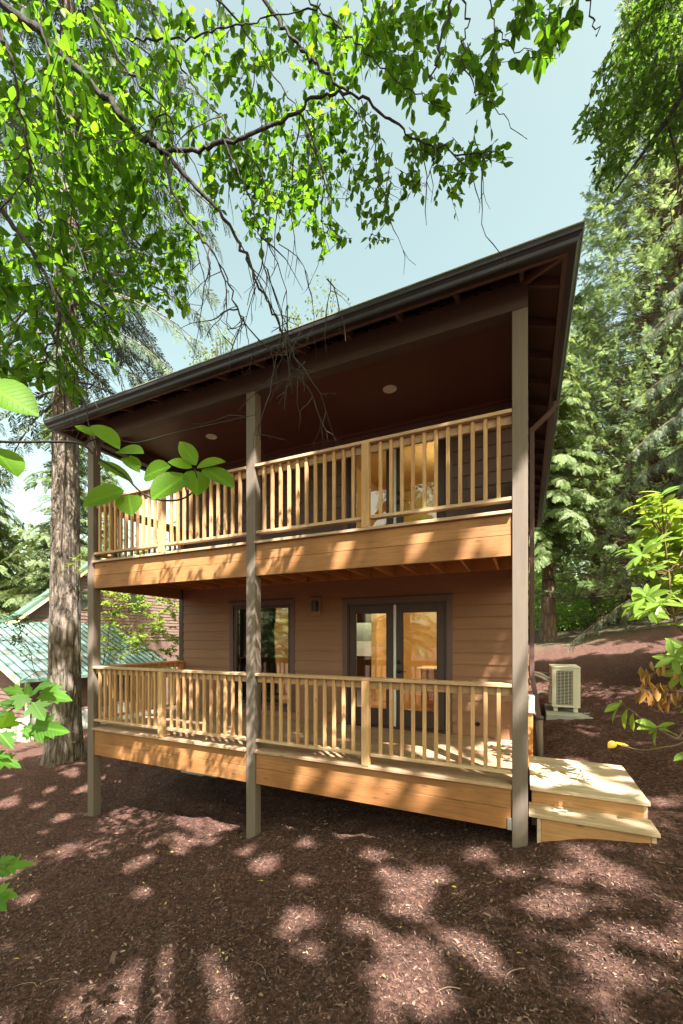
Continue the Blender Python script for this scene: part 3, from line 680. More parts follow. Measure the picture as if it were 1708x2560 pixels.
for k in range(4):
    o = k*.022
    pipe([(.17, 4.55+o, .62-o*2), (.20+o, 4.45, .64-o), (.25+o*.8, 4.3, .50+o), (.24+o, 4.2+o, .30), (.30+o*1.2, 4.15, .16+o), (.27+o, 4.1, .06)] if k < 2 else
         [(.17, 4.6, .58+o), (.24, 4.4+o, .68+o*2), (.33+o, 4.35, .66+o*2), (.45, 4.33, .60+o*2.4), (.54, 4.33, .56+o*2.4)], .024, 'pipe', M['white'])
pipe([(.17, 4.7, .80), (.35, 4.6, .815), (.54, 4.55, .80)], .012, 'conduit', M['wire'])
pipe([(.53, 4.36, .44), (.38, 4.34, .47), (.28, 4.3, .40), (.27, 4.22, .22), (.32, 4.15, .12), (.30, 4.08, .03)], .026, 'pipe', M['white'])

# ------------------------------------------------------------------ neighbour's house
nb = empty('neighbour_house', (-17, 7, -2), 'shingled house with green standing seam metal roof beyond the big fir trunk', 'house')
M['nshingle'] = paint('cedar_shingles', (.15, .095, .085), .8, .2, 4, .4, 2)
m, n, l, b = newmat('green_metal_roof')
g = noise(n, l, coords(n, l, (1, 1, 1)), 1.1, 6, .7); g2 = noise(n, l, coords(n, l, (1, 1, 1)), 9, 4, .7)
c1 = mixc(n, l, ramp(n, l, g, [(.3, 0.0), (.7, .6)]), (.12, .215, .20), (.25, .32, .315))
c1 = mixc(n, l, ramp(n, l, mixc(n, l, .5, g, g2), [(.52, 0.0), (.60, .85)]), c1, (.16, .085, .07))
l.new(c1, b.inputs['Base Color']); b.inputs['Roughness'].default_value = .35; b.inputs['Metallic'].default_value = .25; M['groof'] = m
M['gedge'] = paint('green_edge', (.085, .165, .12), .5, .1)
M['pale'] = paint('pale_trim', (.60, .46, .30), .6, .1)
NX0, NX1, NY0, NY1, NZ0, NS = -19.0, -14.75, 3.5, 10.35, .15, .49
def nroof(x): return NZ0+(NX1-x)*NS
r = MB().hexa([(NX0-.0, NY0, nroof(NX0)-.10), (NX1, NY0, NZ0-.10), (NX1, NY1, NZ0-.10), (NX0, NY1, nroof(NX0)-.10), (NX0, NY0, nroof(NX0)), (NX1, NY0, NZ0), (NX1, NY1, NZ0), (NX0, NY1, nroof(NX0))]).build('roof', M['groof'], nb)
s = MB()
for k in range(23):
    y = NY0+.02+k*(NY1-NY0-.06)/22
    s.hexa([(NX0+.02, y, nroof(NX0+.02)+.002), (NX1, y, NZ0+.002), (NX1, y+.03, NZ0+.002), (NX0+.02, y+.03, nroof(NX0+.02)+.002), (NX0+.02, y, nroof(NX0+.02)+.05), (NX1, y, NZ0+.05), (NX1, y+.03, NZ0+.05), (NX0+.02, y+.03, nroof(NX0+.02)+.05)])
s.build('standing_seams', paint('dark_seams', (.045, .085, .08), .5), r)
MB().box(NX1+.002, NX1+.11, NY0, NY1, NZ0-.14, NZ0-.01).build('gutter', M['gedge'], r, .01)
MB().hexa([(NX0, NY0-.03, nroof(NX0)-.26), (NX1, NY0-.03, NZ0-.26), (NX1, NY0-.002, NZ0-.26), (NX0, NY0-.002, nroof(NX0)-.26), (NX0, NY0-.03, nroof(NX0)-.02), (NX1, NY0-.03, NZ0-.02), (NX1, NY0-.002, NZ0-.02), (NX0, NY0-.002, nroof(NX0)-.02)]).build('rake_board', M['pale'], r)
wx, wy = -15.25, 3.95
MB().box(wx-.2, wx, wy, 10.0, -2.6, NZ0-.02).hexa([(NX0, wy, -2.6), (wx-.201, wy, -2.6), (wx-.201, wy+.2, -2.6), (NX0, wy+.2, -2.6), (NX0, wy, nroof(NX0)-.11), (wx-.201, wy, nroof(wx-.2)-.11), (wx-.201, wy+.2, nroof(wx-.2)-.11), (NX0, wy+.2, nroof(NX0)-.11)]).build('wall', M['nshingle'], nb)
rn = random.Random(5)
s = MB(); shingle_wall(s, lambda a, o, z: (wx+.001+o, a, z), wy-.02, 10.0, -1.25, NZ0-.12, [], .15, .10, .24, .02, rn)
shingle_wall(s, lambda a, o, z: (a, wy-.001-o, z), NX0, wx+.02, -1.25, nroof(NX0)-.1, [], .15, .10, .24, .02, rn, lambda a, z: z < nroof(a)-.11)
s.build('shingles', M['nshingle'], nb)
MB().box(wx-.19, wx+.04, wy-.04, 10.0, -2.6, -1.27).box(NX0, wx-.195, wy-.04, wy+.15, -2.6, -1.27).build('foundation', M['concrete'], nb)
MB().box(wx+.03, wx+.15, wy-.04, wy+.08, -2.1, NZ0-.15).build('downspout', M['white'], nb, .01)
def gab(y): return 6.0-.80*abs(y-10.2) if y < 10.2 else max(6.0-.80*abs(y-10.2), 5.0)
NH = [(8.55, 9.75, 2.85, 3.80), (11.3, 12.4, 2.9, 3.95)]
MX = NX0-.02
poly = [(5.0, -2.5), (20, -2.5), (20, 5.0), (11.45, 5.0), (10.2, 6.0), (5.0, 1.84)]
MB().prism(poly, 0, MX-.25, MX-.005).build('wall', M['nshingle'], nb)
s = MB(); shingle_wall(s, lambda a, o, z: (MX+o, a, z), 5.0, 20, 1.4, 6.0, NH, .17, .12, .30, .025, rn, lambda a, z: z < gab(a)-.05)
s.build('shingles', M['nshingle'], nb)
for (y0, y1, z0, z1) in NH:
    w = MB(); 
    for a in ((y0, y0+.09, z0, z1), (y1-.09, y1, z0, z1), (y0+.09, y1-.09, z1-.09, z1), (y0+.09, y1-.09, z0, z0+.09), (y0+.09, y1-.09, (z0+z1)/2-.03, (z0+z1)/2+.03)): w.box(MX-.004, MX+.05, *a)
    w = w.build('window', M['trim'], nb, .005); MB().box(MX-.003, MX+.012, y0+.091, y1-.091, z0+.091, z1-.091).build('pane', metal('sky_reflecting_pane', (.35, .42, .50), .08, .9), w)
rk = MB()
for a, c in (((3.9, 1.70), (5.6, 2.32)), ((5.6, 2.32), (10.2, 6.0))):
    rk.hexa([(MX-.1, a[0], a[1]), (MX+.34, a[0], a[1]), (MX+.34, c[0], c[1]), (MX-.1, c[0], c[1]), (MX-.1, a[0], a[1]+.16), (MX+.34, a[0], a[1]+.16), (MX+.34, c[0], c[1]+.16), (MX-.1, c[0], c[1]+.16)])
rk.hexa([(MX-.1, 10.2, 6.0), (MX+.34, 10.2, 6.0), (MX+.34, 11.5, 5.0), (MX-.1, 11.5, 5.0), (MX-.1, 10.2, 6.16), (MX+.34, 10.2, 6.16), (MX+.34, 11.5, 5.16), (MX-.1, 11.5, 5.16)]).box(MX-.1, MX+.34, 11.51, 20, 5.0, 5.15)
gr = rk.build('roof', M['gedge'], nb)
s = MB()
for a, c in (((3.9, 1.52), (5.6, 2.14)), ((5.6, 2.14), (10.2, 5.82))):
    s.hexa([(MX+.24, a[0], a[1]), (MX+.33, a[0], a[1]), (MX+.33, c[0], c[1]), (MX+.24, c[0], c[1]), (MX+.24, a[0], a[1]+.178), (MX+.33, a[0], a[1]+.178), (MX+.33, c[0], c[1]+.178), (MX+.24, c[0], c[1]+.178)])
s.build('rake_board', M['pale'], gr)

# ------------------------------------------------------------------ vegetation kit
def leafT(w=.5, fold=.12, curl=.12, st=(0, .18, .42, .68, .88, 1), prof=(.04, .62, 1.0, .82, .36, .02)):
    V = []; U = []
    for s_, p in zip(st, prof):
        zc = -curl*s_*s_
        for sg in (-1, 0, 1):
            V.append((s_, sg*p*w/2, zc+abs(sg)*p*fold*w)); U.append((s_, sg*p*w/2))
    F = []
    for i in range(len(st)-1):
        a = i*3; F += [(a, a+3, a+4, a+1), (a+1, a+4, a+5, a+2)]
    return np.array(V), np.array(F), np.array(U)
LEAF = leafT(.62); LEAF_S = leafT(.55, .14, .15, (0, .45, 1), (.1, 1.0, .06)); LEAF_N = leafT(.30, .10, .22)
def rhomb(w=.5): return np.array([(0, 0, 0), (.5, -w/2, .05), (1, 0, -.08), (.5, w/2, .05)], float), np.array([(0, 1, 2, 3)]), np.zeros((4, 2))
RH = rhomb(.6)
def sprayT(ns=8, L=.42, wid=.085, droop=.28, ang=.75, seed=0):
    rg = np.random.default_rng(seed); V = []; F = []
    def rh(p, d, ln, w):
        d = np.array(d)/np.linalg.norm(d); q = np.array([-d[1], d[0], 0]); a = np.array(p); n_ = len(V)
        dz = np.array([0, 0, -droop*ln*.5])
        V.extend([a, a+d*ln*.45-q*w/2+dz*.4, a+d*ln+dz, a+d*ln*.45+q*w/2+dz*.4]); F.append((n_, n_+1, n_+2, n_+3))
    for i in range(ns):
        s_ = .08+.86*i/ns; ln = L*(1-s_)**.6+.07
        for sg in (-1, 1):
            a_ = ang+rg.uniform(-.15, .15); rh((s_+rg.uniform(-.02, .02), 0, -droop*s_*s_), (math.cos(a_), sg*math.sin(a_), 0), ln*rg.uniform(.8, 1.15), wid)
    rh((.0, 0, 0), (1, 0, 0), .55, wid*.6); rh((.5, 0, -droop*.25), (1, 0, 0), .5, wid*.8)
    V = np.array(V, float); return V, np.array(F), np.zeros((len(V), 2))
def mapleT():
    lob = []
    for a, r in ((-2.75, .30), (-2.3, .52), (-1.95, .36), (-1.55, .66), (-1.35, .56), (-1.15, .80), (-.80, .42), (-.52, .78), (-.38, .70), (-.18, .92), (0, 1.12), (.18, .92), (.38, .70), (.52, .78), (.80, .42), (1.15, .80), (1.35, .56), (1.55, .66), (1.95, .36), (2.3, .52), (2.75, .30)): lob.append((r*math.cos(a)*.62+.38, r*math.sin(a)*.62))
    V = [(.30, 0, .0)]+[(x, y, -.10*((x-.35)**2+y*y)+.05*abs(y)) for x, y in lob]; n = len(lob)
    V = V+[(0.12, 0, -.02)]
    F = [(0, i, i+1, i+1) for i in range(1, n)]
    F = [(0, i, i+1) for i in range(1, n)]+[(0, n, n+1), (0, n+1, 1)]
    V = np.array(V); return V, np.array(F), V[:, :2].copy()
MAPLE = mapleT()
M['bark_fir'] = barkmat('fir_bark', (.16, .13, .108), (.018, .013, .011), 11, 2.6, 1.4)
M['bark_con'] = barkmat('conifer_bark', (.13, .085, .062), (.03, .02, .016), 14, 3, .8)
M['bark_cherry'] = barkmat('cherry_bark', (.020, .016, .015), (.008, .007, .007), 30, 12, .6)
M['twig'] = paint('bare_twig', (.022, .017, .015), .8, .3, 20, .3)
M['stem'] = paint('green_brown_stem', (.12, .085, .04), .7, .2, 20, .2)
M['l_cherry'] = leafmat('cherry_leaf', (.042, .110, .016), (.17, .385, .016), .5, .52, spec=.2)
M['l_maple'] = leafmat('maple_leaf', (.055, .16, .03), (.16, .40, .04), .5, .5)
M['l_fir'] = leafmat('fir_needles', (.060, .100, .060), (.06, .10, .04), .6, .12, var=.35)
M['l_cedar'] = leafmat('cedar_sprays', (.160, .245, .105), (.26, .38, .12), .55, .42, var=.30)
M['l_hem'] = leafmat('hemlock_sprays', (.145, .215, .085), (.25, .35, .09), .55, .42, var=.4)
M['l_blue'] = leafmat('blue_cedar_sprays', (.13, .175, .115), (.12, .17, .09), .6, .25, var=.3)
M['l_far'] = leafmat('far_foliage', (.105, .155, .070), (.16, .24, .06), .6, .3, var=.4)
M['l_yellow'] = leafmat('sapling_leaf', (.16, .25, .05), (.42, .58, .07), .5, .5, var=.4)
M['l_plum'] = leafmat('small_broad_leaf', (.042, .095, .022), (.12, .26, .02), .5, .45)
M['l_rhodo'] = leafmat('rhododendron_leaf', (.125, .215, .035), (.36, .50, .05), .35, .4, True, var=.35)
M['l_dead'] = leafmat('dead_leaf', (.28, .145, .035), (.35, .18, .05), .6, .25, var=.4)
M['l_big'] = leafmat('broad_cherry_leaf', (.085, .20, .014), (.30, .55, .02), .45, .55, True, var=.25, spec=.2)
M['l_vine'] = leafmat('vine_maple_leaf', (.070, .19, .020), (.26, .48, .03), .45, .5, True, var=.25)
M['l_under'] = leafmat('undergrowth_leaf', (.15, .27, .05), (.32, .50, .06), .55, .45, var=.4)
def wobble(p, q, n, amp, rg):
    p, q = np.array(p, float), np.array(q, float); out = [p]; L = np.linalg.norm(q-p)
    for i in range(1, n): out.append(p+(q-p)*i/n+rg.normal(size=3)*amp*L)
    return out+[q]
def catmull(pts, k=6):
    pts = [np.array(p, float) for p in pts]; out = []
    for i in range(len(pts)-1):
        p0, p1, p2, p3 = pts[max(i-1, 0)], pts[i], pts[i+1], pts[min(i+2, len(pts)-1)]
        for t in np.linspace(0, 1, k+1)[:-1]: out.append(.5*((2*p1)+(-p0+p2)*t+(2*p0-5*p1+4*p2-p3)*t*t+(-p0+3*p1-3*p2+p3)*t**3))
    return out+[pts[-1]]
def conifer(name, label, base, H, z0, rad, nb_, mat, spray, seed, tr=.25, droop=.35, rise=.12, ds=.2, ss=.5, bark=None, group=None, az=None, lean=(0, 0), flare=1.5, cat='tree', hang=0.0, rtop=.15, dead=0, profpow=.8, outw=.5):
    """base = root position; all parts are written in world coordinates round that root"""
    rg = np.random.default_rng(seed); base = np.array(base, float)
    root = empty(name, tuple(base), label, cat, group)
    ax = lambda z: base+np.array([lean[0]*z, lean[1]*z, z])
    zs = np.concatenate([[-.6, 0, .25, .7, 1.5], np.linspace(2.5, H, 14)]); rr = []
    for z in zs: rr.append(max(.012, tr*(1-max(z, 0)/H)**.85*(1+(flare-1)*math.exp(-max(z, 0)/.45))))
    MB().tube([ax(z) for z in zs], rr, 18).build('trunk', bark or M['bark_con'], root, 0, True)
    lm = MB(); P_, D_, U_, S_ = [], [], [], []
    for i in range(nb_):
        f = (i+rg.uniform(0, 1))/nb_; z = z0+(H-z0)*f**1.0; a = rg.uniform(0, 2*math.pi) if az is None else rg.uniform(*az)
        L = rad*((1-f)**profpow*(1-rtop)+rtop)*rg.uniform(.7, 1.12); 
        if f < .08: L *= .75
        h = np.array([math.cos(a), math.sin(a), 0]); side = np.array([-h[1], h[0], 0]); p0 = ax(z)
        bend = rg.normal()*.12
        pt = lambda t: p0+h*L*t+side*L*bend*t*t+np.array([0, 0, L*(rise*t*2-(droop+rise)*t*t+hang*0)])
        ts = np.linspace(0, 1, 6); lm.tube([pt(t) for t in ts], [max(.006, .03*L/3*(1-t)+.004) for t in ts], 5, False)
        k = max(3, int(L/ds))
        for j in range(k):
            t = .15+.85*(j+rg.uniform(0, 1))/k; c = pt(t); tg = nrm(pt(min(1, t+.05))-pt(t-.05))
            for sg in (-1, 1):
                d = tg*rg.uniform(.45, .9)+side*sg*rg.uniform(.5, 1.0)+np.array([0, 0, -rg.uniform(.0, .35)-hang])
                P_.append(c); D_.append(d); U_.append(np.array([0, 0, 1.])+h*outw+rg.normal(size=3)*.35); S_.append(ss*(1.15-.55*t)*rg.uniform(.7, 1.2))
        P_.append(pt(.93)); D_.append(tg+np.array([0, 0, -.05])); U_.append(np.array([0, 0, 1.])+rg.normal(size=3)*.3); S_.append(ss*.9)
    for q in range(10):
        P_.append(ax(H-.05*q)); D_.append(np.array([rg.normal()*.4, rg.normal()*.4, 1])); U_.append(rg.normal(size=3)); S_.append(ss*.8)
    for i in range(dead):
        z = rg.uniform(z0*.25, z0*1.15); a = rg.uniform(0, 2*math.pi); h = np.array([math.cos(a), math.sin(a), 0]); L = rg.uniform(.4, 1.6); p0 = ax(z)
        lm.tube([p0, p0+h*L*.5+[0, 0, .02], p0+h*L+[0, 0, -.25*L]], [.02, .012, .004], 5, False)
    lm.build('limbs', bark or M['bark_con'], root)
    P_, D_, U_, S_ = map(np.array, (P_, D_, U_, S_))
    v, f, u = inst(spray, P_, frames(D_, U_), S_); npmesh('crown', v, f, mat, root)
    return root
def plume_tree(name, label, base, H, z0, rad, npl, mat, spray, seed, tr, group, ss=.34, plen=1.0, per=11, prof=.75):
    rg = np.random.default_rng(seed); base = np.array(base, float); root = empty(name, tuple(base), label, 'tree', group)
    zs = np.concatenate([[-.6, 0, .3, .8], np.linspace(1.6, H, 12)])
    MB().tube([base+[0, 0, z] for z in zs], [max(.012, tr*(1-max(z, 0)/H)**.85*(1+.5*math.exp(-max(z, 0)/.4))) for z in zs], 16).build('trunk', M['bark_con'], root, 0, True)
    lm = MB(); P_, D_, U_, S_ = [], [], [], []
    for i in range(npl):
        f = 1-(1-(i+rg.uniform())/npl)**.62 if False else rg.uniform()**1.15; z = z0+(H-z0)*f; a = rg.uniform(0, 2*math.pi)
        R0 = rad*((1-f)**prof*.92+.08); r = R0*(rg.uniform(.35, 1.0)**.5)*rg.uniform(.85, 1.1); h = np.array([math.cos(a), math.sin(a), 0]); side = np.array([-h[1], h[0], 0])
        c = base+h*r+[0, 0, z]; L = plen*rg.uniform(.6, 1.3)*(.55+.45*(1-f)); ax = nrm(h*rg.uniform(.5, 1.0)+side*rg.normal()*.35+np.array([0, 0, rg.uniform(-.15, .75)]))
        t0 = base+[0, 0, max(.3, z-.35*r)]; lm.tube([t0, (t0+c)/2+[0, 0, .08*r], c, c+ax*L*.8], [.012+.008*r, .012, .008, .003], 4, False)
        for j in range(per):
            t = j/per; p = c+ax*L*t+np.array([0, 0, -.10*L*t*t]); q = rg.normal(size=3); q -= ax*np.dot(q, ax); q = nrm(q)
            P_.append(p); D_.append(ax*.9+q*rg.uniform(.4, 1.1)+[0, 0, -.12]); U_.append(np.array([0, 0, .8])+h*.9+rg.normal(size=3)*.45); S_.append(ss*(1.15-.5*t)*rg.uniform(.7, 1.25))
        P_.append(c+ax*L*.95); D_.append(ax+[0, 0, -.1]); U_.append(h+rg.normal(size=3)*.4); S_.append(ss*.8)
    lm.build('limbs', M['bark_con'], root)
    P_, D_, U_, S_ = map(np.array, (P_, D_, U_, S_)); v, f, u = inst(spray, P_, frames(D_, U_), S_); npmesh('crown', v, f, mat, root)
    return root
def copy_tree(src, loc, rz, sc, label, group=None):
    r = src.copy(); COL.objects.link(r); r.location = loc; r.rotation_euler = (0, 0, rz); r.scale = (sc, sc, sc); r['label'] = label
    if group: r['group'] = group
    for ch in list(src.children): c = ch.copy(); COL.objects.link(c); c.parent = r
    return r
def clumps(centers, radii, per, size, tmpl, rg, flat=.7, down=.3):
    P_, D_, S_ = [], [], []
    for c, r in zip(centers, radii):
        k = max(3, int(per*rg.uniform(.6, 1.4))); q = rg.normal(size=(k, 3)); q = nrm(q)*(rg.uniform(0, 1, (k, 1))**.45)*r; q[:, 2] *= flat
        P_.append(c+q); D_.append(nrm(q)+rg.normal(size=(k, 3))*.6+[0, 0, -down]); S_.append(size*rg.uniform(.6, 1.3, k))
    P_, D_, S_ = np.concatenate(P_), np.concatenate(D_), np.concatenate(S_)
    U_ = np.array([0, 0, 1.])+rg.normal(size=P_.shape)*.5
    return inst(tmpl, P_, frames(D_, U_), S_)
def broadleaf(name, label, base, H, trunk_r, crown_c, crown_r, nc, cr, per, size, mat, seed, bark=None, tmpl=RH, group=None, nlimb=14, shell=.35, gaps=None):
    rg = np.random.default_rng(seed); base = np.array(base, float); root = empty(name, tuple(base), label, 'tree', group)
    cc = np.array(crown_c, float); R_ = np.array(crown_r, float)
    q = nrm(rg.normal(size=(nc, 3)))*(shell+(1-shell)*rg.uniform(0, 1, (nc, 1))**.5); cen = cc+q*R_
    top = cc+np.array([0, 0, R_[2]*.5])
    MB().tube(catmull([base-[0, 0, .6], base+(top-base)*.3+rg.normal(size=3)*.1, base+(top-base)*.65+rg.normal(size=3)*.2, top], 5), np.linspace(trunk_r*1.25, trunk_r*.2, 16), 14).build('trunk', bark or M['bark_cherry'], root, 0, True)
    lm = MB()
    for i in range(nlimb):
        t = rg.uniform(.35, .9); p = base+(top-base)*t; c = cen[rg.integers(nc)]
        pts = catmull([p, p+(c-p)*.5+[0, 0, .1*np.linalg.norm(c-p)], c], 4); lm.tube(pts, np.linspace(trunk_r*.35*(1.1-t), .012, len(pts)), 6, False)
    lm.build('limbs', bark or M['bark_cherry'], root, 0, True)
    v, f, u = clumps(cen, cr*rg.uniform(.6, 1.3, nc), per, size, tmpl, rg)
    if gaps:        # openings cut along the sun direction so sun patches land on chosen spots
        k = len(tmpl[0]); ctr = v.reshape(-1, k, 3).mean(1); e1 = nrm(np.cross(SUND, (0, 0, 1))); e2 = np.cross(SUND, e1); ab = np.stack([ctr@e1, ctr@e2], -1)
        seeds = ab[rg.integers(0, len(ab), gaps[0])]; hc = np.repeat(seeds, gaps[1], 0)+rg.normal(size=(gaps[0]*gaps[1], 2))*gaps[2]; hr = np.clip(rg.lognormal(math.log(gaps[3]), .45, len(hc)), .07, .55)
        if len(gaps) > 4: hc = np.concatenate([hc]+[[[p@e1, p@e2]] for p, q in gaps[4]]); hr = np.concatenate([hr, [q*.74 for p, q in gaps[4]]])
        keep = np.ones(len(ab), bool)
        for c_, r_ in zip(hc, hr): keep &= ((ab-c_)**2).sum(1) > (r_+size*.22)**2
        v = v.reshape(-1, k, 3)[keep].reshape(-1, 3); u = u.reshape(-1, k, 2)[keep].reshape(-1, 2); nf = len(f)//len(keep); f = (tmpl[1][None]+(np.arange(keep.sum())*k)[:, None, None]).reshape(-1, tmpl[1].shape[1])
    npmesh('crown', v, f, mat, root, False, u)
    return root

# ---- the big fir at the porch corner
fb = np.array([-9.95, 1.86, gz(-9.95, 1.86)-.02]); FIRSP = sprayT(9, .30, .05, .3, .8, 1)
fir = conifer('fir_tree', 'tall fir with thick furrowed grey trunk standing beside the porch corner', fb, 27, 8.8, 4.6, 150, M['l_fir'], FIRSP, 11, .40, .55, .05, .22, .62, M['bark_fir'], None, None, (.006, 0), 1.45, 'tree', .25, .25, 14, .7)
# replace the plain bole by one with ridged bark
def ridged_trunk(base, H, r0, mat, parent, seed):
    rg = np.random.default_rng(seed); n = 96; zs = np.concatenate([np.linspace(-.5, 9, 240), np.linspace(9.3, H, 40)]); V = []; ang = np.linspace(0, 2*math.pi, n, endpoint=False)
    A, Z = np.meshgrid(ang, zs); 
    r = r0*np.maximum(.03, (1-np.maximum(Z, 0)/H))**.8*(1+.42*np.exp(-np.maximum(Z+.15, 0)/.5)*(1+.35*np.sin(A*5+1)))
    circ = lambda f, s_: vnoise(np.cos(A)*f+10, np.sin(A)*f+Z*s_+20, .25, seed)+vnoise(np.sin(A)*f+30, np.cos(A)*f+Z*s_+40, .25, seed+3)
    rid = np.abs(circ(1.9, .26)-1); fine = circ(4.5, 1.1)-1
    r = r*(1+.012*np.sin(A*3+Z))+(np.minimum(rid*3, 1)*.042-.026+.010*fine)*np.minimum(1, r/.3)
    V = np.stack([base[0]+.006*Z+r*np.cos(A), base[1]+r*np.sin(A), base[2]+Z], -1).reshape(-1, 3)
    ii = np.arange(len(zs)*n).reshape(len(zs), n); jj = np.roll(ii, -1, 1)
    return npmesh('trunk', V, np.stack([ii[:-1], jj[:-1], jj[1:], ii[1:]], -1).reshape(-1, 4), mat, parent, True)
for ch in list(fir.children):
    if ch.name.startswith('trunk'): bpy.data.objects.remove(ch)
ridged_trunk(fb, 27, .36, M['bark_fir'], fir, 5)

# ---- conifers beyond the right side of the house
CED = [sprayT(8, .40, .085, .32, .72, s_) for s_ in (2, 3)]
G1 = 'conifers on the slope behind the house'
PL = sprayT(7, .42, .08, .40, .60, 4)
ca = plume_tree('cedar_tree', 'tallest pale green feathery cedar rising above the roof corner', (5.6, 17.2, gz(5.6, 17.2)), 29, .6, 5.2, 2900, M['l_cedar'], PL, 21, .28, G1, .25, .95, 16)
cb = conifer('cedar_tree', 'dark hemlock with reddish trunk close past the eave, low boughs drooping', (.95, 15.7, gz(.95, 15.7)), 13.5, 3.6, 3.2, 170, M['l_hem'], CED[1], 22, .30, .45, .10, .2, .6, None, G1, None, (.01, 0), 1.4, 'tree', .2, .1, 16)
cc_ = conifer('cedar_tree', 'slender hemlock trunk flaring at the bank edge behind the heat pump', (3.4, 21.2, gz(3.4, 21.2)), 17, 4.2, 3.4, 190, M['l_hem'], CED[1], 23, .26, .4, .12, .22, .65, None, G1, None, (-.03, .0), 1.6, 'tree', .15, .1, 12)
copy_tree(ca, (8.2, 24, gz(8.2, 24)), 4.0, 1.0, 'cedar filling the gap behind the tallest pale cedar', G1)
bl = conifer('blue_cedar', 'blue green cedar reaching soft drooping boughs over the mulch bank', (3.45, 5.9, gz(3.45, 5.9)), 10, .7, 2.5, 120, M['l_blue'], sprayT(9, .32, .045, .55, .65, 9), 31, .13, .55, .12, .085, .40, None, None, None, (.02, 0), 1.3, 'tree', .35, .25)
copy_tree(cc_, (7.4, 3.0, gz(7.4, 3.0)), 1.3, .95, 'unseen hemlock beyond the rhododendron, added to shade the mulch bank', G1)  # unseen tree added for its shade on the bank
copy_tree(cc_, (9.0, 7.6, gz(9, 7.6)), 2.6, 1.0, 'second unseen hemlock, added to throw dappled shade over the heat pump', G1)  # another unseen tree, added for its shade
# ---- far conifers at the other side
G2 = 'sunlit conifers far beyond the neighbour house'
fa = conifer('far_conifer', 'sunlit pale conifer between picture edge and the big fir trunk', (-27, 13, -1.5), 19, 1.0, 4.0, 150, M['l_far'], CED[0], 41, .3, .25, .25, .4, 1.1, None, G2, None, (0, 0), 1.5, 'tree', .1, .1)
copy_tree(fa, (-36, 12, -2), 1.0, 1.15, 'paler conifer behind the first one at picture edge', G2)
copy_tree(fa, (-28, 26, -1), 2.2, .85, 'lower conifer behind the neighbour gable beside the porch post', G2)
copy_tree(fa, (-37, 24, -1), 3.3, 1.0, 'conifer behind the neighbour roof, just past the fir trunk', G2)
# ---- tree tops over the roof line
broadleaf('distant_tree', 'thin yellowish tree top showing over the middle of the roof', (-12.2, 19, 0), 20, .22, P(805, 775, 26)-[0, 0, 1.5], (2.2, 2.2, 3.2), 60, .7, 14, .20, M['l_far'], 51)
broadleaf('distant_tree', 'small wispy tree top peeking over the gutter near the fir', (-15.5, 17, 0), 19, .2, P(540, 865, 26)-[0, 0, 1.6], (1.5, 1.5, 2.9), 40, .6, 14, .20, M['l_far'], 52)

# ------------------------------------------------------------------ overhanging cherry tree
rgc = np.random.default_rng(77)
cb0 = np.array([-5.3, -4.6, gz(-5.3, -4.6)])
cherry = empty('cherry_tree', tuple(cb0), 'overhanging cherry tree with dark boughs, hanging bare twigs and broad leaves', 'tree')
def bough(pts, r0, r1, name='bough', n=9, k=7, jit=.006):
    p = catmull([D(q[0], q[1], q[2]*.84) if not isinstance(q, np.ndarray) else q for q in pts], k); p = [a+rgc.normal(size=3)*jit for a in p]
    MB().tube(p, np.linspace(r0, r1, len(p))*.62*(1+.10*rgc.normal(size=len(p))), n).build(name, M['bark_cherry'], cherry, 0, True); return p
b1s = D(-60, -40, 2.6)
MB().tube(catmull([cb0-[0, 0, .5], cb0+[.1, .1, 1.5], cb0+[.3, .4, 4.0], cb0+[.9, .9, 6.2], b1s+[-.3, -.35, .6], b1s], 6), np.linspace(.17, .045, 31), 14).build('trunk', M['bark_cherry'], cherry, 0, True)
BO = []
BO.append(bough([b1s, (60, 45, 3.0), (130, 110, 2.95), (250, 235, 2.85), (310, 300, 2.8), (375, 345, 2.75)], .036, .024))
BO.append(bough([(375, 345, 2.75), (470, 340, 2.75), (560, 315, 2.72), (650, 275, 2.7), (730, 225, 2.65), (800, 212, 2.6), (880, 262, 2.6), (960, 320, 2.6), (1060, 352, 2.6), (1150, 345, 2.6)], .018, .004))
BO.append(bough([(375, 345, 2.75), (440, 420, 2.7), (510, 500, 2.68), (556, 570, 2.65), (590, 650, 2.62), (640, 740, 2.6), (690, 850, 2.6), (697, 900, 2.6)], .018, .003))
BO.append(bough([(375, 345, 2.75), (395, 440, 2.75), (450, 530, 2.75), (500, 600, 2.72), (545, 700, 2.7), (572, 790, 2.7)], .014, .003))
BO.append(bough([(510, 315, 2.72), (560, 420, 2.7), (590, 520, 2.7), (610, 620, 2.68), (660, 750, 2.68)], .008, .003))
BO.append(bough([(-50, 400, 2.6), (30, 520, 2.55), (90, 600, 2.5), (132, 700, 2.5), (128, 760, 2.5), (95, 835, 2.5)], .022, .007))
BO.append(bough([(590, -20, 3.1), (640, 50, 3.0), (700, 120, 2.9), (740, 160, 2.85), (800, 212, 2.8)], .018, .009))
BO.append(bough([(300, 90, 3.2), (360, 90, 3.1), (440, 85, 3.0), (520, 65, 2.9), (600, 45, 2.9), (740, 15, 2.8)], .010, .005))
BO.append(bough([(-30, 20, 2.4), (20, 110, 2.4), (35, 190, 2.4), (60, 330, 2.4), (75, 420, 2.4), (100, 520, 2.4)], .014, .004))
BO.append(bough([(90, -20, 2.7), (100, 80, 2.7), (125, 190, 2.7), (130, 280, 2.7), (150, 420, 2.65), (180, 540, 2.65)], .010, .003))
BO.append(bough([(190, -20, 3.0), (230, 60, 2.95), (300, 170, 2.9), (370, 240, 2.9), (420, 330, 2.85), (470, 440, 2.8)], .013, .004))
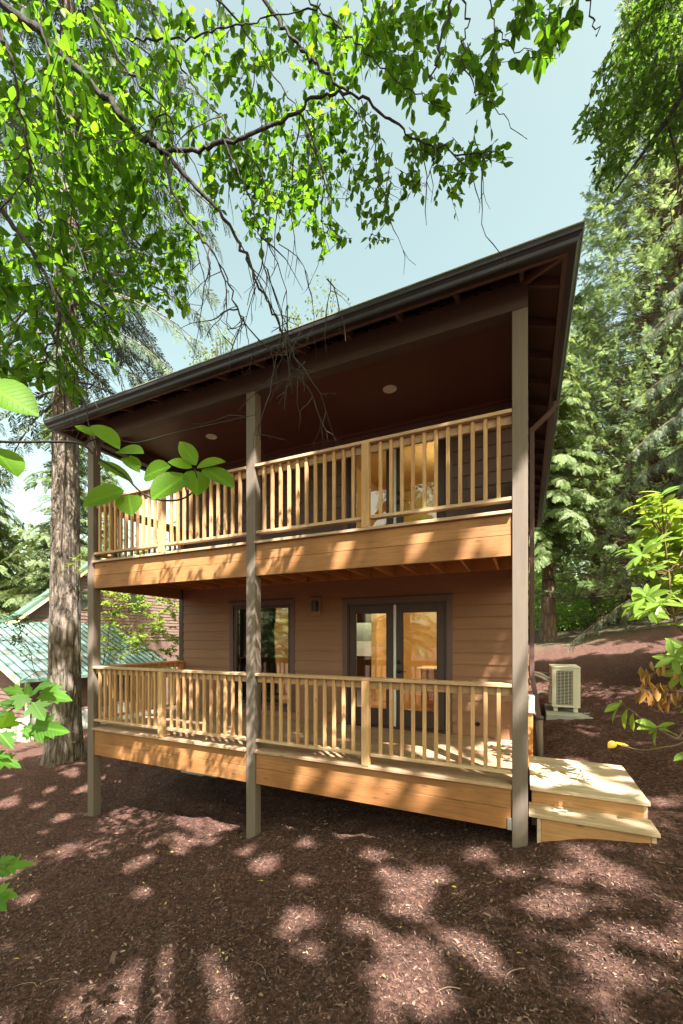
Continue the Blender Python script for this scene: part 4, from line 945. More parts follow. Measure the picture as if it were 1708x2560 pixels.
BO.append(bough([(330, -20, 3.2), (390, 100, 3.1), (440, 190, 3.1), (520, 290, 3.0), (600, 400, 3.0), (640, 500, 2.95)], .010, .003))
BO.append(bough([(485, -20, 3.3), (560, 70, 3.3), (640, 190, 3.2), (710, 300, 3.1), (750, 410, 3.0)], .009, .003))
BO.append(bough([(680, -30, 2.8), (770, 60, 2.8), (850, 130, 2.7), (930, 200, 2.7), (1000, 240, 2.65)], .008, .003))
BO.append(bough([(1050, -30, 2.3), (1075, 50, 2.3), (1060, 130, 2.3), (1090, 200, 2.3), (1145, 255, 2.3), (1210, 318, 2.3)], .006, .002))
BO.append(bough([(1110, -30, 2.3), (1140, 60, 2.3), (1185, 110, 2.3), (1240, 120, 2.3)], .005, .002))
BO.append(bough([(1040, -20, 1.7), (1010, 110, 1.7), (985, 180, 1.75)], .008, .003))
BO.append(bough([(1340, -30, 2.2), (1360, 40, 2.2), (1368, 85, 2.2)], .006, .003))
# bare hanging twigs with buds
tw = MB(); 
def twig(p0, d, L, r=.0035, depth=0):
    n = max(4, int(L/.07)); p = [np.array(p0, float)]; d = nrm(np.array(d, float))
    for i in range(n):
        d = nrm(d+rgc.normal(size=3)*.19+np.array([0, 0, -.09])); p.append(p[-1]+d*L/n)
    tw.tube(p, np.linspace(r, r*.35, n+1)*(1+.35*(rgc.uniform(size=n+1) < .3)), 5, True)
    if depth < 2:
        for i in range(1, n):
            if rgc.uniform() < .30: twig(p[i], d+rgc.normal(size=3)*.6, L*rgc.uniform(.15, .45), r*.65, depth+1)
for bi, cnt in ((2, 6), (3, 7), (4, 6), (1, 7), (11, 7), (12, 6), (10, 5), (8, 4), (9, 4), (5, 5)):
    p = BO[bi]
    for j in range(cnt):
        q = p[int(rgc.uniform(.35, .98)*(len(p)-1))]; twig(q, [rgc.normal()*.35+.15, rgc.normal()*.35, -1.0], rgc.uniform(.25, .75))
for (u, v, u2, v2, d) in ((700, 620, 690, 850, 2.6), (750, 640, 840, 790, 2.6), (640, 560, 760, 640, 2.65), (760, 640, 740, 800, 2.6), (690, 760, 640, 950, 2.5), (660, 700, 620, 1000, 2.4), (870, 280, 930, 470, 2.6), (900, 350, 860, 600, 2.6), (830, 230, 850, 420, 2.6), (450, 560, 440, 860, 2.7), (480, 620, 520, 760, 2.7), (245, 450, 260, 700, 2.7), (680, 850, 560, 955, 2.4), (560, 955, 430, 985, 2.35), (700, 830, 665, 930, 2.5)):
    a, c = D(u, v, d), D(u2, v2, d-.03); twig(a, c-a+np.array([0, 0, .06]), np.linalg.norm(c-a)*1.03, .0032, 1)
tw.build('twigs', M['twig'], cherry)
# leaf clusters on short shoots: screen ellipses (cx, cy, rx, ry, shoots, near, far, leaf length)
ELL = [(60, 120, 120, 160, 55, 2.0, 3.2, .095), (150, 330, 190, 200, 120, 2.0, 3.0, .09), (60, 560, 110, 200, 85, 1.9, 2.8, .085), (250, 110, 150, 130, 70, 2.4, 3.4, .09), (270, 330, 120, 140, 80, 2.2, 3.0, .09),
 (330, 520, 130, 130, 60, 2.4, 3.1, .085), (190, 640, 130, 120, 55, 2.2, 2.9, .08), (60, 760, 110, 110, 40, 2.0, 2.8, .08), (360, 650, 70, 70, 24, 2.5, 3.0, .08), (180, 800, 90, 60, 18, 2.2, 2.7, .075), (110, 860, 90, 50, 14, 2.0, 2.5, .085), (430, 200, 90, 170, 45, 2.6, 3.4, .085),
 (560, 130, 110, 110, 48, 2.6, 3.4, .085), (620, 320, 130, 110, 66, 2.6, 3.2, .08), (760, 110, 110, 80, 46, 2.6, 3.2, .085), (690, 420, 110, 80, 48, 2.6, 3.1, .078), (540, 400, 80, 80, 30, 2.7, 3.2, .08), (770, 290, 90, 90, 34, 2.6, 3.1, .08), (855, 420, 50, 90, 20, 2.5, 2.9, .075), (880, 70, 110, 70, 34, 2.5, 3.0, .09), (740, 530, 50, 50, 13, 2.6, 2.9, .075), (600, 490, 70, 50, 16, 2.7, 3.0, .08),
 (930, 130, 60, 80, 16, 2.4, 2.8, .09), (990, 345, 60, 22, 10, 2.5, 2.7, .075), (1095, 350, 55, 22, 10, 2.5, 2.7, .075), (940, 430, 18, 60, 8, 2.5, 2.7, .07), (1030, 420, 26, 50, 9, 2.5, 2.7, .07), (1075, 385, 20, 25, 4, 2.5, 2.7, .07), (1020, 225, 25, 50, 7, 2.4, 2.7, .085), (1050, 130, 50, 40, 9, 2.2, 2.5, .085), (1120, 130, 40, 60, 9, 2.2, 2.5, .085), (1115, 225, 20, 30, 4, 2.2, 2.4, .085),
 (1180, 30, 60, 40, 9, 2.1, 2.5, .09), (1290, 40, 50, 45, 10, 2.1, 2.5, .095), (1260, 115, 45, 35, 7, 2.1, 2.4, .095), (865, 530, 18, 35, 5, 2.5, 2.8, .07), (1000, 20, 70, 30, 8, 2.4, 2.8, .09), (940, 200, 25, 30, 4, 2.5, 2.7, .08)]
lp, ld, lu, ls = [], [], [], []; sh = MB()
for (ex, ey, rx, ry, k, d0, d1, sz) in ELL:
    for _ in range(int(k*1.1)):
        a = rgc.uniform(0, 2*math.pi); r = math.sqrt(rgc.uniform()); c = D(ex+rx*r*math.cos(a), ey+ry*r*math.sin(a), rgc.uniform(d0*1.08, d1*1.12))
        ax = nrm(np.array([rgc.normal()*.6, rgc.normal()*.6, -.55+rgc.normal()*.35])); L = rgc.uniform(.10, .26); nl = rgc.integers(5, 10)
        sh.tube([c-ax*L*.6, c, c+ax*L*.5], [.0022, .0018, .0012], 4, False)
        for j in range(nl):
            t = -.5+j/nl; q = c+ax*L*t; out = rgc.normal(size=3)*.75; out[2] *= .5
            lp.append(q); ld.append(ax*.7+out+[0, 0, -.35]); lu.append(np.array([0, 0, 1.])+rgc.normal(size=3)*.55); ls.append(sz*.80*rgc.uniform(.55, 1.2))
sh.build('shoots', M['twig'], cherry)
lp, ld, lu, ls = map(np.array, (lp, ld, lu, ls))
v, f, u = inst(LEAF, lp, frames(ld, lu), ls); npmesh('crown', v, f, M['l_cherry'], cherry, True, u)
# upper crown out of sight above, which shades the yard
cen = np.array([(-2.2, -4.2, 8.2), (-.5, -4.8, 8.8), (-3.6, -3.6, 8.4), (.8, -5.6, 9.0)]); rg5 = np.random.default_rng(5)
cen = np.concatenate([c+rg5.normal(size=(2, 3))*[1.0, .8, .6] for c in cen])
v, f, u = clumps(cen, np.full(len(cen), .55), 26, .11, LEAF_S, rg5); npmesh('unseen_crown', v, f, M['l_cherry'], cherry, False, u)

# ---- small leaved tree leaning in over the right top
plum = empty('plum_tree', (4.6, -.6, gz(4.6, -.6)), 'small leaved tree leaning over the cedars with one bare grey bough', 'tree')
pb = np.array([4.6, -.6, gz(4.6, -.6)])
lim = [D(1640, 80, 4.4), D(1568, 215, 4.4), D(1520, 290, 4.4), D(1470, 360, 4.4), D(1408, 443, 4.4)]
MB().tube(catmull([pb-[0, 0, .5], pb+[-.1, .1, 2], pb+[-.4, .3, 5], pb+[-.9, .9, 8.2]], 6), np.linspace(.14, .05, 19), 12).build('trunk', M['bark_cherry'], plum, 0, True)
MB().tube(catmull([pb+[-.5, .4, 5.6], lim[0]]+lim[1:], 6), np.linspace(.045, .008, 31), 9).build('bough', M['bark_cherry'], plum, 0, True)
MB().tube(catmull([D(1530, 275, 4.4), D(1545, 330, 4.35), D(1560, 420, 4.3), D(1530, 480, 4.3)], 6), np.linspace(.012, .003, 19), 6).build('bough', M['bark_cherry'], plum, 0, True)
lp, ld, lu, ls = [], [], [], []; rgp = np.random.default_rng(9); sh = MB()
for (ex, ey, rx, ry, k, d0, d1) in ((1530, 110, 90, 130, 170, 4.2, 6.0), (1470, 190, 70, 90, 70, 4.3, 5.8), (1420, 260, 60, 60, 34, 4.3, 5.4), (1360, 275, 32, 26, 12, 4.4, 5.0), (1400, 345, 36, 50, 22, 4.4, 5.0), (1540, 290, 60, 80, 70, 4.3, 5.6), (1440, 90, 50, 50, 16, 4.5, 5.5), (1400, 150, 30, 40, 7, 4.5, 5.2), (1620, 200, 90, 250, 160, 4.2, 6), (1500, 20, 60, 60, 40, 4.4, 5.8)):
    for _ in range(k):
        a = rgp.uniform(0, 2*math.pi); r = math.sqrt(rgp.uniform()); c = D(ex+rx*r*math.cos(a), ey+ry*r*math.sin(a), rgp.uniform(d0, d1))
        ax = nrm(np.array([-.5+rgp.normal()*.5, rgp.normal()*.6, -.5+rgp.normal()*.4])); L = rgp.uniform(.18, .4)
        sh.tube([c-ax*L*.6, c, c+ax*L*.5], [.003, .0022, .0015], 4, False)
        for j in range(11):
            q = c+ax*L*(-.5+j/11); out = rgp.normal(size=3)*.8; lp.append(q); ld.append(ax*.7+out+[0, 0, -.2]); lu.append(np.array([0, 0, 1.])+rgp.normal(size=3)*.5); ls.append(.075*rgp.uniform(.6, 1.2))
sh.build('shoots', M['twig'], plum)
lp, ld, lu, ls = map(np.array, (lp, ld, lu, ls)); v, f, u = inst(LEAF_S, lp, frames(ld, lu), ls); npmesh('crown', v, f, M['l_plum'], plum, False, u)
q = nrm(rgp.normal(size=(75, 3)))*rgp.uniform(.3, 1, (75, 1))**.5*np.array([2.4, 2.4, 1.4])+np.array([4.4, -.4, 8.9])  # unseen extra crown, added to keep the sun off the porch wall
e1 = nrm(np.cross(SUND, (0, 0, 1))); e2 = np.cross(SUND, e1)
RH_T = [P(1300+x*.3405, 1150+y*.3405, d) for x, y, d in ((1050, 450, 3.9), (950, 680, 3.9), (950, 1050, 3.7), (1150, 300, 3.9), (1200, 800, 4))]     # rhododendron spots meant to be sunlit; crown clumps in their way are removed
for p in RH_T: q = q[((q-p)@e1)**2+((q-p)@e2)**2 > .8**2]
v, f, u = clumps(q, np.full(len(q), .55), 130, .16, LEAF_S, rgp); npmesh('unseen_crown', v, f, M['l_plum'], plum, False, u)

# ---- shade trees behind the photographer (they dapple the yard and show in the panes)
def on_ground(u, v):
    d = 3.0
    for _ in range(30): p = D(u, v, d); d *= 1+.5*(p[2]-gz(p[0], p[1]))/max(.3, CAMP[2]-p[2])
    return D(u, v, d)
LIT = [(on_ground(u, v), r) for u, v, r in ((600, 1985, .15), (945, 2040, .26), (1010, 2000, .16), (900, 2000, .14), (940, 2085, .17), (1250, 2075, .13), (1300, 2060, .12), (690, 2105, .17), (650, 2130, .10), (935, 2190, .24), (1120, 2190, .16), (1150, 2215, .12), (1080, 2160, .12), (1420, 2010, .13), (1380, 1985, .12), (1300, 2000, .10), (430, 2140, .12), (380, 2180, .12), (300, 1990, .14), (230, 1960, .12), (130, 1950, .12), (200, 2290, .12), (880, 2270, .13), (990, 2290, .11), (720, 2180, .12), (1400, 2230, .12), (700, 1940, .12), (790, 1920, .12), (860, 1960, .14), (330, 2050, .11), (560, 1950, .11), (60, 2060, .11), (820, 2120, .10), (1180, 1990, .09), (1500, 2150, .12), (520, 2270, .11), (1280, 1640, .3), (1400, 1780, .2), (1330, 1740, .2), (1200, 1740, .12))]  # spots chosen to be sunlit; the maple crown is opened towards them
LIT += [(np.array([x, .02, z]), r) for x, z, r in ((-5.0, 2.55, .30), (-4.5, 2.62, .34), (-4.0, 2.55, .36), (-3.6, 2.6, .2), (-5.4, 2.5, .12), (-2.8, 2.55, .14), (-1.9, 2.45, .10), (-.35, 2.5, .15), (-.9, 2.6, .10), (-4.6, 3.2, .25), (-5.1, 3.3, .22), (-3.9, 3.1, .2), (-4.4, -.3, .12), (-5.6, -.2, .14), (-5.0, -.25, .12), (-2.4, -.25, .13), (-1.6, -.3, .13), (-1.3, -.3, .14), (-.9, -.25, .11), (.07, 2.0, .40), (.07, 2.8, .28), (.07, 1.1, .26), (.07, -.3, .12), (-3.2, .9, .16), (-3.2, 2.3, .14), (-3.2, 3.6, .12), (-6.4, 2.6, .12), (-4.4, .6, .3))]
LIT += [(D(u, v, d), r) for u, v, d, r in ((330, 330, 2.8, .7), (200, 270, 2.8, .7), (430, 390, 2.8, .4), (90, 600, 2.6, .4), (260, 450, 2.7, .4), (620, 330, 3, .3), (760, 120, 3, .3), (1260, 60, 2.3, .2))]
LIT += [(np.array([-9.65, 1.6, z]), r) for z, r in ((2.6, .4), (3.9, .6), (5.2, .7), (.6, .25), (7, .5))]
LIT += [(p, .5) for p in RH_T]+[(np.array([.8, 4.5, .8]), .6), (np.array([.9, 3.9, .2]), .3)]
LIT += [(P(880*.54464, 900+500*.54464, .97), .5), (P(480*.54464, 900+350*.54464, 1.05), .35), (np.array([.7, 1.0, -.1]), .22), (np.array([.9, .6, -.1]), .15)]
broadleaf('shade_maple', 'tall maple standing behind the viewpoint, its crown cut open to dapple the yard', (6.5, -12, .2), 19, .35, (3.4, -7.9, 12.2), (9.4, 6.4, 1.9), 640, .75, 115, .27, M['l_maple'], 61, nlimb=12, tmpl=LEAF_S, shell=.45, gaps=(64, 3, .45, .095, LIT))
G3 = 'firs behind the viewpoint, mirrored in the panes'
fx = conifer('yard_fir', 'fir standing far behind the viewpoint, mirrored in the door panes', (-6.5, -17, -1.5), 18, 2.0, 3.4, 110, M['l_hem'], CED[0], 71, .3, .35, .15, .35, .9, None, G3)
copy_tree(fx, (1.5, -24, -1), 1.0, 1.1, 'second fir far behind the viewpoint, mirrored in the panes', G3)
copy_tree(fx, (-15, -15, -2), 2.0, 1.0, 'third fir far behind the viewpoint, mirrored in the porch window', G3)

# ------------------------------------------------------------------ near leaves, shrubs, ground plants
def zc1(x, y): return (x*.54464, 900+y*.54464)
def zc3(x, y): return (x*.54464, 1400+y*.54464)
def leaf_between(T, items, conv, mat, name, parent, rg, tilt=.5):
    """each item: base x, y, tip x, y (in a crop's pixels), depth, width factor"""
    p_, d_, u_, s_ = [], [], [], []
    for (x0, y0, x1, y1, dd, wf) in items:
        a = P(*conv(x0, y0), dd); c = P(*conv(x1, y1), dd+rg.uniform(-.06, .02)); d = c-a; L = np.linalg.norm(d)
        toc = nrm(CAMP-a); p_.append(a); d_.append(d); u_.append(nrm(np.array([0, 0, 1.])*(1-tilt)+toc*tilt*1.6*np.array([1, 1, .6])+rg.normal(size=3)*.15)); s_.append((L, L*wf, L))
    v, f, u = inst(T, np.array(p_), frames(np.array(d_), np.array(u_)), np.array(s_)); return npmesh(name, v, f, mat, parent, True, u)
LEAFB = leafT(.62, .14, .10, (0, .06, .18, .32, .48, .64, .78, .9, 1), (.05, .38, .74, .95, 1.0, .92, .70, .38, .02))
nearb = empty('cherry_sprig', tuple(P(-250, 1120, 1.0)), 'sprig of broad serrated bright green leaves hanging before the upper porch corner', 'branch')
rgn = np.random.default_rng(15)
st_ = [(-460, 350, 1.12), (0, 375, 1.1), (230, 375, 1.08), (370, 385, 1.06), (450, 450, 1.05), (560, 520, 1.04), (640, 600, 1.02), (720, 640, 1.0), (830, 640, .98), (900, 590, .98), (905, 540, .98), (890, 495, .98)]
MB().tube(catmull([P(*zc1(x, y), d) for x, y, d in st_], 6), np.linspace(.0035, .0014, 67), 7).build('stem', M['twig'], nearb, 0, True)
MB().tube(catmull([P(*zc1(x, y), d) for x, y, d in ((370, 385, 1.06), (500, 350, 1.06), (620, 380, 1.07), (800, 335, 1.08), (1000, 290, 1.1), (1180, 250, 1.12))], 6), np.linspace(.0018, .0008, 31), 6).build('stem', M['twig'], nearb, 0, True)
leaf_between(LEAFB, [(440, 350, 340, 295, 1.05, .55), (425, 300, 550, 395, 1.04, .95), (540, 420, 655, 415, 1.05, 1.25), (450, 470, 610, 548, 1.06, .5), (570, 600, 372, 655, 1.0, 1.0), (590, 620, 600, 705, 1.02, 1.5), (560, 450, 645, 510, 1.03, 1.0), (662, 540, 772, 480, 1.02, 1.1), (860, 530, 690, 625, .97, 1.15), (900, 510, 905, 612, .99, 1.25), (882, 492, 772, 462, .97, .85), (900, 482, 825, 368, .97, 1.0), (935, 500, 1072, 572, .96, 1.05), (905, 495, 1030, 455, .97, .9), (640, 500, 600, 430, 1.05, .8)], zc1, M['l_big'], 'leaf', nearb, rgn)
big2 = empty('cherry_sprig', tuple(P(-260, 1000, .8)), 'very close dark green leaves cut off by the picture edge beside the fir', 'branch')
MB().tube(catmull([P(*zc1(x, y), d) for x, y, d in ((-420, 60, .9), (-200, 90, .86), (-60, 130, .84), (-40, 400, .86))], 6), np.linspace(.004, .0015, 19), 7).build('stem', M['twig'], big2, 0, True)
leaf_between(LEAFB, [(-70, 110, 172, 236, .8, 1.15), (-40, 400, 84, 512, .84, .95)], zc1, M['l_big'], 'leaf', big2, rgn)
# maple leaves: lobed outline
vm = empty('maple_sprig', tuple(P(-320, 1830, 1.6)), 'lobed green maple leaves reaching in at the picture edge below the fir trunk', 'branch')
for pts in (((-300, 900, 1.6), (-60, 760, 1.55), (80, 670, 1.5), (190, 590, 1.5)), ((-60, 760, 1.55), (60, 740, 1.55), (160, 780, 1.55)), ((-300, 950, 1.5), (-80, 880, 1.5), (10, 860, 1.5))):
    MB().tube(catmull([P(*zc3(x, y), d) for x, y, d in pts], 5), np.linspace(.004, .0016, 5*(len(pts)-1)+1), 6).build('stem', M['stem'], vm, 0, True)
leaf_between((MAPLE[0]*np.array([.86, .86, 1]), MAPLE[1], MAPLE[2]), [(120, 610, 0, 590, 1.5, 1.1), (110, 600, 75, 700, 1.48, 1.2), (150, 590, 250, 565, 1.5, 1.1), (160, 600, 345, 645, 1.52, .9), (140, 640, 210, 745, 1.46, 1.25), (100, 660, -20, 650, 1.5, 1.0), (130, 640, 130, 560, 1.55, 1.2), (120, 760, 330, 790, 1.5, .8), (90, 755, 240, 830, 1.5, .8), (-10, 780, 70, 870, 1.45, 1.1), (0, 790, 60, 690, 1.5, 1.0), (-30, 900, 110, 955, 1.45, .9), (-40, 720, 40, 700, 1.5, 1.1), (-40, 890, 55, 905, 1.45, .8)], zc3, M['l_vine'], 'leaf', vm, rgn, .55)
vm2 = empty('maple_sprig', tuple(P(-300, 2200, 1.3)), 'small maple leaves at the very edge low over the mulch', 'branch')
z4 = lambda x, y: (x*.54464, 2000+y*.54464)
MB().tube(catmull([P(*z4(x, y), 1.3) for x, y in ((-360, 420), (-120, 330), (-20, 300), (60, 290))], 5), np.linspace(.003, .0012, 16), 6).build('stem', M['stem'], vm2, 0, True)
leaf_between(MAPLE, [(-20, 300, 60, 260, 1.3, 1.0), (-10, 310, 150, 290, 1.3, .7), (-20, 320, 40, 345, 1.3, 1.0), (-60, 420, 75, 440, 1.25, .9), (-60, 440, 20, 500, 1.25, .9)], z4, M['l_vine'], 'leaf', vm2, rgn, .55)
def shrub(name, label, base, stems, mat, T, size, seed, per=9, sp=.22, group=None, stemmat=None, r0=.012, cat='shrub', droop=.15, flat=.6):
    """stems: list of point lists (world)"""
    rg = np.random.default_rng(seed); root = empty(name, tuple(base), label, cat, group); sm = MB(); lp, ld, lu, ls = [], [], [], []
    for pts in stems:
        p = catmull(pts, 6); sm.tube(p, np.linspace(r0, r0*.25, len(p)), 6)
        tot = len(p)
        for i in range(int(tot*.3), tot):
            for _ in range(rg.integers(1, 3)):
                d = rg.normal(size=3); d[2] = d[2]*.4+.15; d = nrm(d); L = sp*rg.uniform(.5, 1.8); q1 = p[i]+d*L; sm.tube([p[i], p[i]+d*L*.5+[0, 0, .02], q1-[0, 0, droop*L]], [r0*.3, r0*.2, r0*.1], 4, False)
                for k in range(per):
                    t = rg.uniform(.3, 1.05); c = p[i]+d*L*t-[0, 0, droop*L*t*t]; o = rg.normal(size=3)*.7; o[2] *= .4
                    lp.append(c); ld.append(d*.6+o+[0, 0, -.15]); lu.append(np.array([0, 0, 1.])+rg.normal(size=3)*(1-flat)); ls.append(size*rg.uniform(.55, 1.2))
    sm.build('stems', stemmat or M['stem'], root, 0, True)
    lp, ld, lu, ls = map(np.array, (lp, ld, lu, ls)); v, f, u = inst(T, lp, frames(ld, lu), ls); npmesh('leaves', v, f, mat, root, False, u); return root
z7 = lambda x, y: (x*.3061, 1350+y*.3061)
Q = lambda pts, d: [P(*z7(x, y), d) for x, y in pts]
shrub('maple_sapling', 'bright yellow green sapling with thin dark stems behind the lower porch rail', P(*z7(840, 1010), 11), [Q([(840, 1400), (845, 1010), (880, 890), (900, 700), (980, 560), (1110, 450), (1180, 380)], 11), Q([(845, 1300), (880, 980), (1000, 800), (1120, 700), (1280, 620), (1420, 560)], 11.5), Q([(845, 1300), (900, 990), (1050, 860), (1200, 780), (1330, 780), (1440, 860)], 11.3), Q([(845, 1010), (905, 600), (915, 480), (905, 400)], 10.8), Q([(1000, 800), (1200, 560), (1350, 440), (1420, 400)], 11.8), Q([(900, 990), (1100, 900), (1250, 900), (1400, 960)], 11), Q([(1200, 780), (1300, 690), (1440, 650)], 11.6)], M['l_yellow'], LEAF_S, .10, 91, 21, .36, cat='sapling')
shrub('vine_maple', 'thin wispy shrub of small pale leaves in front of the green metal roof', P(*z7(240, 1100), 7), [Q([(330, 1150), (270, 1030), (245, 900), (150, 780), (60, 660), (-60, 560)], 7.2), Q([(245, 900), (180, 840), (60, 820), (-80, 860)], 7.2), Q([(150, 780), (200, 700), (160, 640)], 7.2), Q([(-100, 500), (0, 560), (80, 620), (180, 660)], 7.4)], M['l_plum'], LEAF_S, .06, 92, 6, .16, r0=.007)
shrub('ivy_shoots', 'small light green shoots growing at the foot of the fir trunk', P(*z7(650, 1780), 9.6), [Q([(660, 1800), (670, 1640), (650, 1500), (620, 1380)], 9.7), Q([(680, 1800), (700, 1600), (690, 1450), (660, 1260)], 9.8), Q([(600, 1800), (560, 1640), (480, 1450), (440, 1300)], 9.6)], M['l_plum'], LEAF_S, .045, 93, 3, .13, r0=.005, cat='plant')
shrub('ivy_shoots', 'leafy shoot clinging to the side of the fir trunk at upper rail height', P(*z7(600, 200), 9.9), [Q([(520, 260), (560, 210), (610, 170), (660, 120)], 9.9), Q([(600, 170), (650, 240), (690, 260)], 9.9)], M['l_yellow'], LEAF_S, .06, 94, 4, .10, r0=.004, cat='plant')
# rhododendron: whorls of long leaves
def rhodo():
    z6 = lambda x, y: (1300+x*.3405, 1150+y*.3405); rg = np.random.default_rng(33)
    base = np.array([2.55, 1.5, gz(2.55, 1.5)]); root = empty('rhododendron', tuple(base), 'yellow green rhododendron with long leaf whorls and a brown withered cluster', 'shrub')
    W_ = [(1040, 260, 3.9, .19), (900, 340, 3.9, .17), (1100, 420, 3.9, .19), (860, 590, 3.9, .17), (1000, 560, 4.0, .18), (1130, 600, 3.9, .19), (900, 700, 3.8, .17), (1060, 720, 3.9, .18), (800, 660, 3.9, .15), (1180, 760, 3.9, .19), (960, 800, 3.9, .17), (1120, 900, 4.0, .18), (850, 1060, 3.7, .17), (930, 1000, 3.7, .17), (1040, 1060, 3.7, .17), (960, 1120, 3.7, .17), (1160, 1220, 3.8, .17), (1200, 1050, 3.9, .2), (1130, 1450, 3.6, .17), (1190, 1560, 3.6, .18), (1230, 400, 3.9, .2), (1260, 600, 3.9, .2), (1280, 900, 3.9, .2), (1230, 1400, 3.8, .18), (1080, 330, 3.9, .18), (970, 440, 3.9, .17), (1180, 520, 3.9, .18)]
    lp, ld, lu, ls = [], [], [], []; stm = MB(); hub = [P(*z6(1130, 1150), 3.95), P(*z6(1090, 820), 3.95), P(*z6(1060, 560), 3.9)]
    stm.tube(catmull([base-[0, 0, .3], base+[-.2, .1, .6], P(*z6(1330, 1500), 4.1), P(*z6(1230, 1300), 4.05)]+hub+[P(*z6(1045, 300), 3.9)], 6), np.linspace(.022, .004, 43), 8)
    W_ += [(rg.uniform(930, 1420), rg.uniform(330, 1150), rg.uniform(3.8, 4.5), rg.uniform(.15, .2)) for _ in range(34)]
    for (x, y, d, L) in W_:
        c = P(*z6(x, y), d+rg.uniform(-.1, .15)); hb = min(hub, key=lambda h: np.linalg.norm(h-c)+2*max(0, h[2]-c[2])); 
        if y > 1250: hb = P(*z6(1230, 1300), 4.05)
        stm.tube([hb, (hb+c)/2+[0, 0, -.03], c], [.006, .005, .004], 5, False); ax = nrm(c-hb+np.array([0, 0, .25]))
        k = rg.integers(6, 10)
        for j in range(k):
            a = 2*math.pi*j/k+rg.uniform(-.3, .3); s1 = nrm(np.cross(ax, (0.3, .2, 1))); s2 = np.cross(ax, s1); o = math.cos(a)*s1+math.sin(a)*s2
            lp.append(c+ax*rg.uniform(-.02, .02)); ld.append(o+ax*rg.uniform(.15, .7)+[0, 0, -.1]); lu.append(ax+rg.normal(size=3)*.2); ls.append(L*rg.uniform(.7, 1.1))
    # low bough with a few leaves
    lb = [(1340, 1880), (1200, 1990), (1150, 2040), (1040, 1990), (920, 1920), (820, 1840), (740, 1780)]
    stm.tube(catmull([P(*z6(x, y), 3.7) for x, y in lb], 5), np.linspace(.010, .003, 31), 6)
    stm.tube(catmull([P(*z6(x, y), 3.75) for x, y in ((1360, 1960), (1180, 2080), (1040, 2110), (900, 2130), (780, 2105), (690, 2080))], 5), np.linspace(.008, .003, 26), 6)
    lb2 = [(735, 1785, 620, 1785), (735, 1785, 640, 1830), (740, 1790, 735, 1770), (735, 1800, 650, 1915), (790, 1830, 735, 1975), (830, 1860, 810, 1990), (1010, 1960, 880, 1900), (1000, 1970, 880, 1945), (1010, 1960, 1130, 1920), (1010, 1970, 960, 2090), (1020, 1980, 1180, 1990), (1000, 1960, 950, 2000), (1040, 1985, 1100, 1925), (1180, 1800, 1130, 1840), (1290, 1850, 1150, 1830), (1180, 2200, 1120, 2230), (1260, 2150, 1140, 2180)]
    p_, d_, u_, s_ = [], [], [], []
    for (x0, y0, x1, y1) in lb2:
        a = P(*z6(x0, y0), 3.7); d = P(*z6(x1, y1), 3.7+rg.uniform(-.08, .08))-a; lp.append(a); ld.append(d); lu.append(np.array([0, 0, 1.])+rg.normal(size=3)*.5+nrm(CAMP-a)*.5); ls.append(np.linalg.norm(d))
    stm.build('stems', M['stem'], root, 0, True)
    lp, ld, lu, ls = map(np.array, (lp, ld, lu, ls)); T = leafT(.36, .12, .22, (0, .15, .35, .6, .82, 1), (.08, .45, .85, 1.0, .66, .03))
    v, f, u = inst(T, lp, frames(ld, lu), ls); npmesh('leaves', v, f, M['l_rhodo'], root, True, u)
    lp, ld, lu, ls = [], [], [], []
    for _ in range(60):
        x = rg.uniform(880, 1180); y = 1500+rg.uniform(0, 330)*(1-.25*abs(x-1050)/150); lp.append(P(*z6(x, y-40), 3.6+rg.uniform(-.12, .12))); ld.append([rg.normal()*.25, rg.normal()*.25, -1]); lu.append(rg.normal(size=3)); ls.append(rg.uniform(.07, .13))
    lp, ld, lu, ls = map(np.array, (lp, ld, lu, ls)); T = leafT(.38, .35, .25); v, f, u = inst(T, lp, frames(ld, lu), ls)
    tag(npmesh('withered_leaves', v, f, M['l_dead'], root, False, u), 'brown withered leaf cluster')
    MB().tube(catmull([P(*z6(x, y), 3.6) for x, y in ((1250, 1480), (1140, 1490), (1060, 1530), (980, 1570), (920, 1640))], 5), np.linspace(.007, .003, 21), 6).build('stems', M['stem'], root, 0, True)
    yl = empty('yellow_leaf', tuple(P(*z6(680, 2090), 3.75)), 'single bright yellow dying leaf at the tip of a low bough', 'leaf')
    leaf_between(LEAFB, [(700, 2070, 650, 2110, 3.72, 1.1), (700, 2075, 760, 2100, 3.74, .5), (710, 2080, 800, 2095, 3.76, .4)], z6, leafmat('yellow_leaf', (.55, .33, .02), (.6, .35, .02), .5, .4), 'blade', yl, rg)
rhodo()
# ---- undergrowth and woods that read as one mass
rgu = np.random.default_rng(44)
cen = []
for _ in range(560):
    x = rgu.uniform(-3, 12); y = rgu.uniform(21.5, 33) if x > 4 else rgu.uniform(18.5, 31); cen.append((x, y, gz(x, y)+rgu.uniform(.05, .9)*(1+.22*max(0, y-19))))
v, f, u = clumps(np.array(cen), np.full(len(cen), .6), 46, .17, RH, rgu, .8, .1)
tag(npmesh('undergrowth', v, f, M['l_under']), 'low bright green undergrowth covering the bank behind the trees', kind='stuff')
cen = []
for _ in range(900):
    a = rgu.uniform(-.25, .95)-YAW*0; r = rgu.uniform(36, 50); x = CAMP[0]+r*math.sin(a); y = CAMP[1]+r*math.cos(a); cen.append((x, y, 3+rgu.uniform(0, 1)**1.3*15))
v, f, u = clumps(np.array(cen), np.full(len(cen), 1.7), 55, .5, RH, rgu, .8, .1)
tag(npmesh('woods', v, f, M['l_under']), 'light green woods rising on the slope far behind the house', kind='stuff')
cen = []
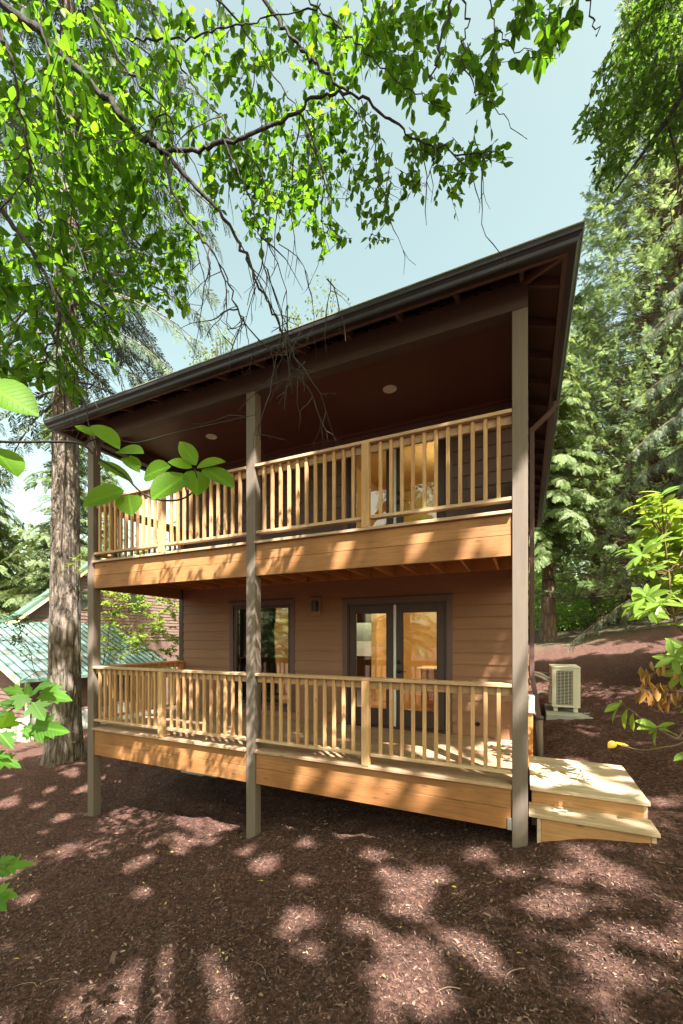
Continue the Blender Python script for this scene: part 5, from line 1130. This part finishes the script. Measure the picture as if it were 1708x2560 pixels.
for _ in range(700):
    a = rgu.uniform(-1.25, -.62); r = rgu.uniform(42, 58); x = CAMP[0]+r*math.sin(a); y = CAMP[1]+r*math.cos(a); cen.append((x, y, -1+rgu.uniform(0, 1)**1.2*11))
v, f, u = clumps(np.array(cen), np.full(len(cen), 1.9), 50, .55, RH, rgu, .8, .1)
tag(npmesh('woods', v, f, M['l_far']), 'pale sunlit woods behind the neighbour house', kind='stuff')

# ---- fallen leaves and broken twigs on the mulch
rgl = np.random.default_rng(3); N = 320; rr = RNG.uniform(.9, 8, N); th = rgl.uniform(-1.0, 1.0, N); x = CAMP[0]+rr*np.sin(th-YAW); y = CAMP[1]+rr*np.cos(th-YAW)
ok = ~((x < .3) & (y > 1.9)) & ~((x > .1) & (x < 1.25) & (y > -.1) & (y < 1.8)); x, y = x[ok], y[ok]; N = len(x)
pos = np.stack([x, y, gsurf(x, y)+.018], -1); dd = np.stack([rgl.normal(size=N), rgl.normal(size=N), rgl.normal(size=N)*.2], -1); uu = np.array([0, 0, 1.])+rgl.normal(size=(N, 3))*.35
v, f, u = inst(leafT(.5, .2, .2), pos, frames(dd, uu), rgl.uniform(.018, .05, N))
m, n, l, b = newmat('leaf_litter'); ge = n.new('ShaderNodeNewGeometry')
l.new(ramp(n, l, ge.outputs['Random Per Island'], [(0, (.10, .05, .025)), (.4, (.26, .15, .07)), (.75, (.42, .30, .10)), (.9, (.30, .34, .06)), (1, (.55, .42, .05))]), b.inputs['Base Color']); b.inputs['Roughness'].default_value = .7
tag(npmesh('leaf_litter', v, f, m, None, False, u), 'scattered fallen leaves lying on the brown mulch', kind='stuff')
mb = MB()
for _ in range(70):
    a = rgl.uniform(-1, 1)-YAW; r = rgl.uniform(.9, 5.5); x, y = CAMP[0]+r*math.sin(a), CAMP[1]+r*math.cos(a)
    if x < .3 and y > 1.8 or .1 < x < 1.3 and y > -.1: continue
    w = rgl.uniform(0, 6.28); L = rgl.uniform(.05, .22); pts = []
    for t in np.linspace(0, 1, 5): px, py = x+math.cos(w+t*.7)*L*t, y+math.sin(w+t*.7)*L*t; pts.append((px, py, float(gsurf(np.array(px), np.array(py)))+.02))
    mb.tube(pts, np.linspace(.0035, .0012, 5), 5)
tag(mb.build('twig_litter', paint('dry_twig', (.22, .16, .11), .8, .3), None, 0, True), 'small broken dry twigs strewn over the mulch', kind='stuff')
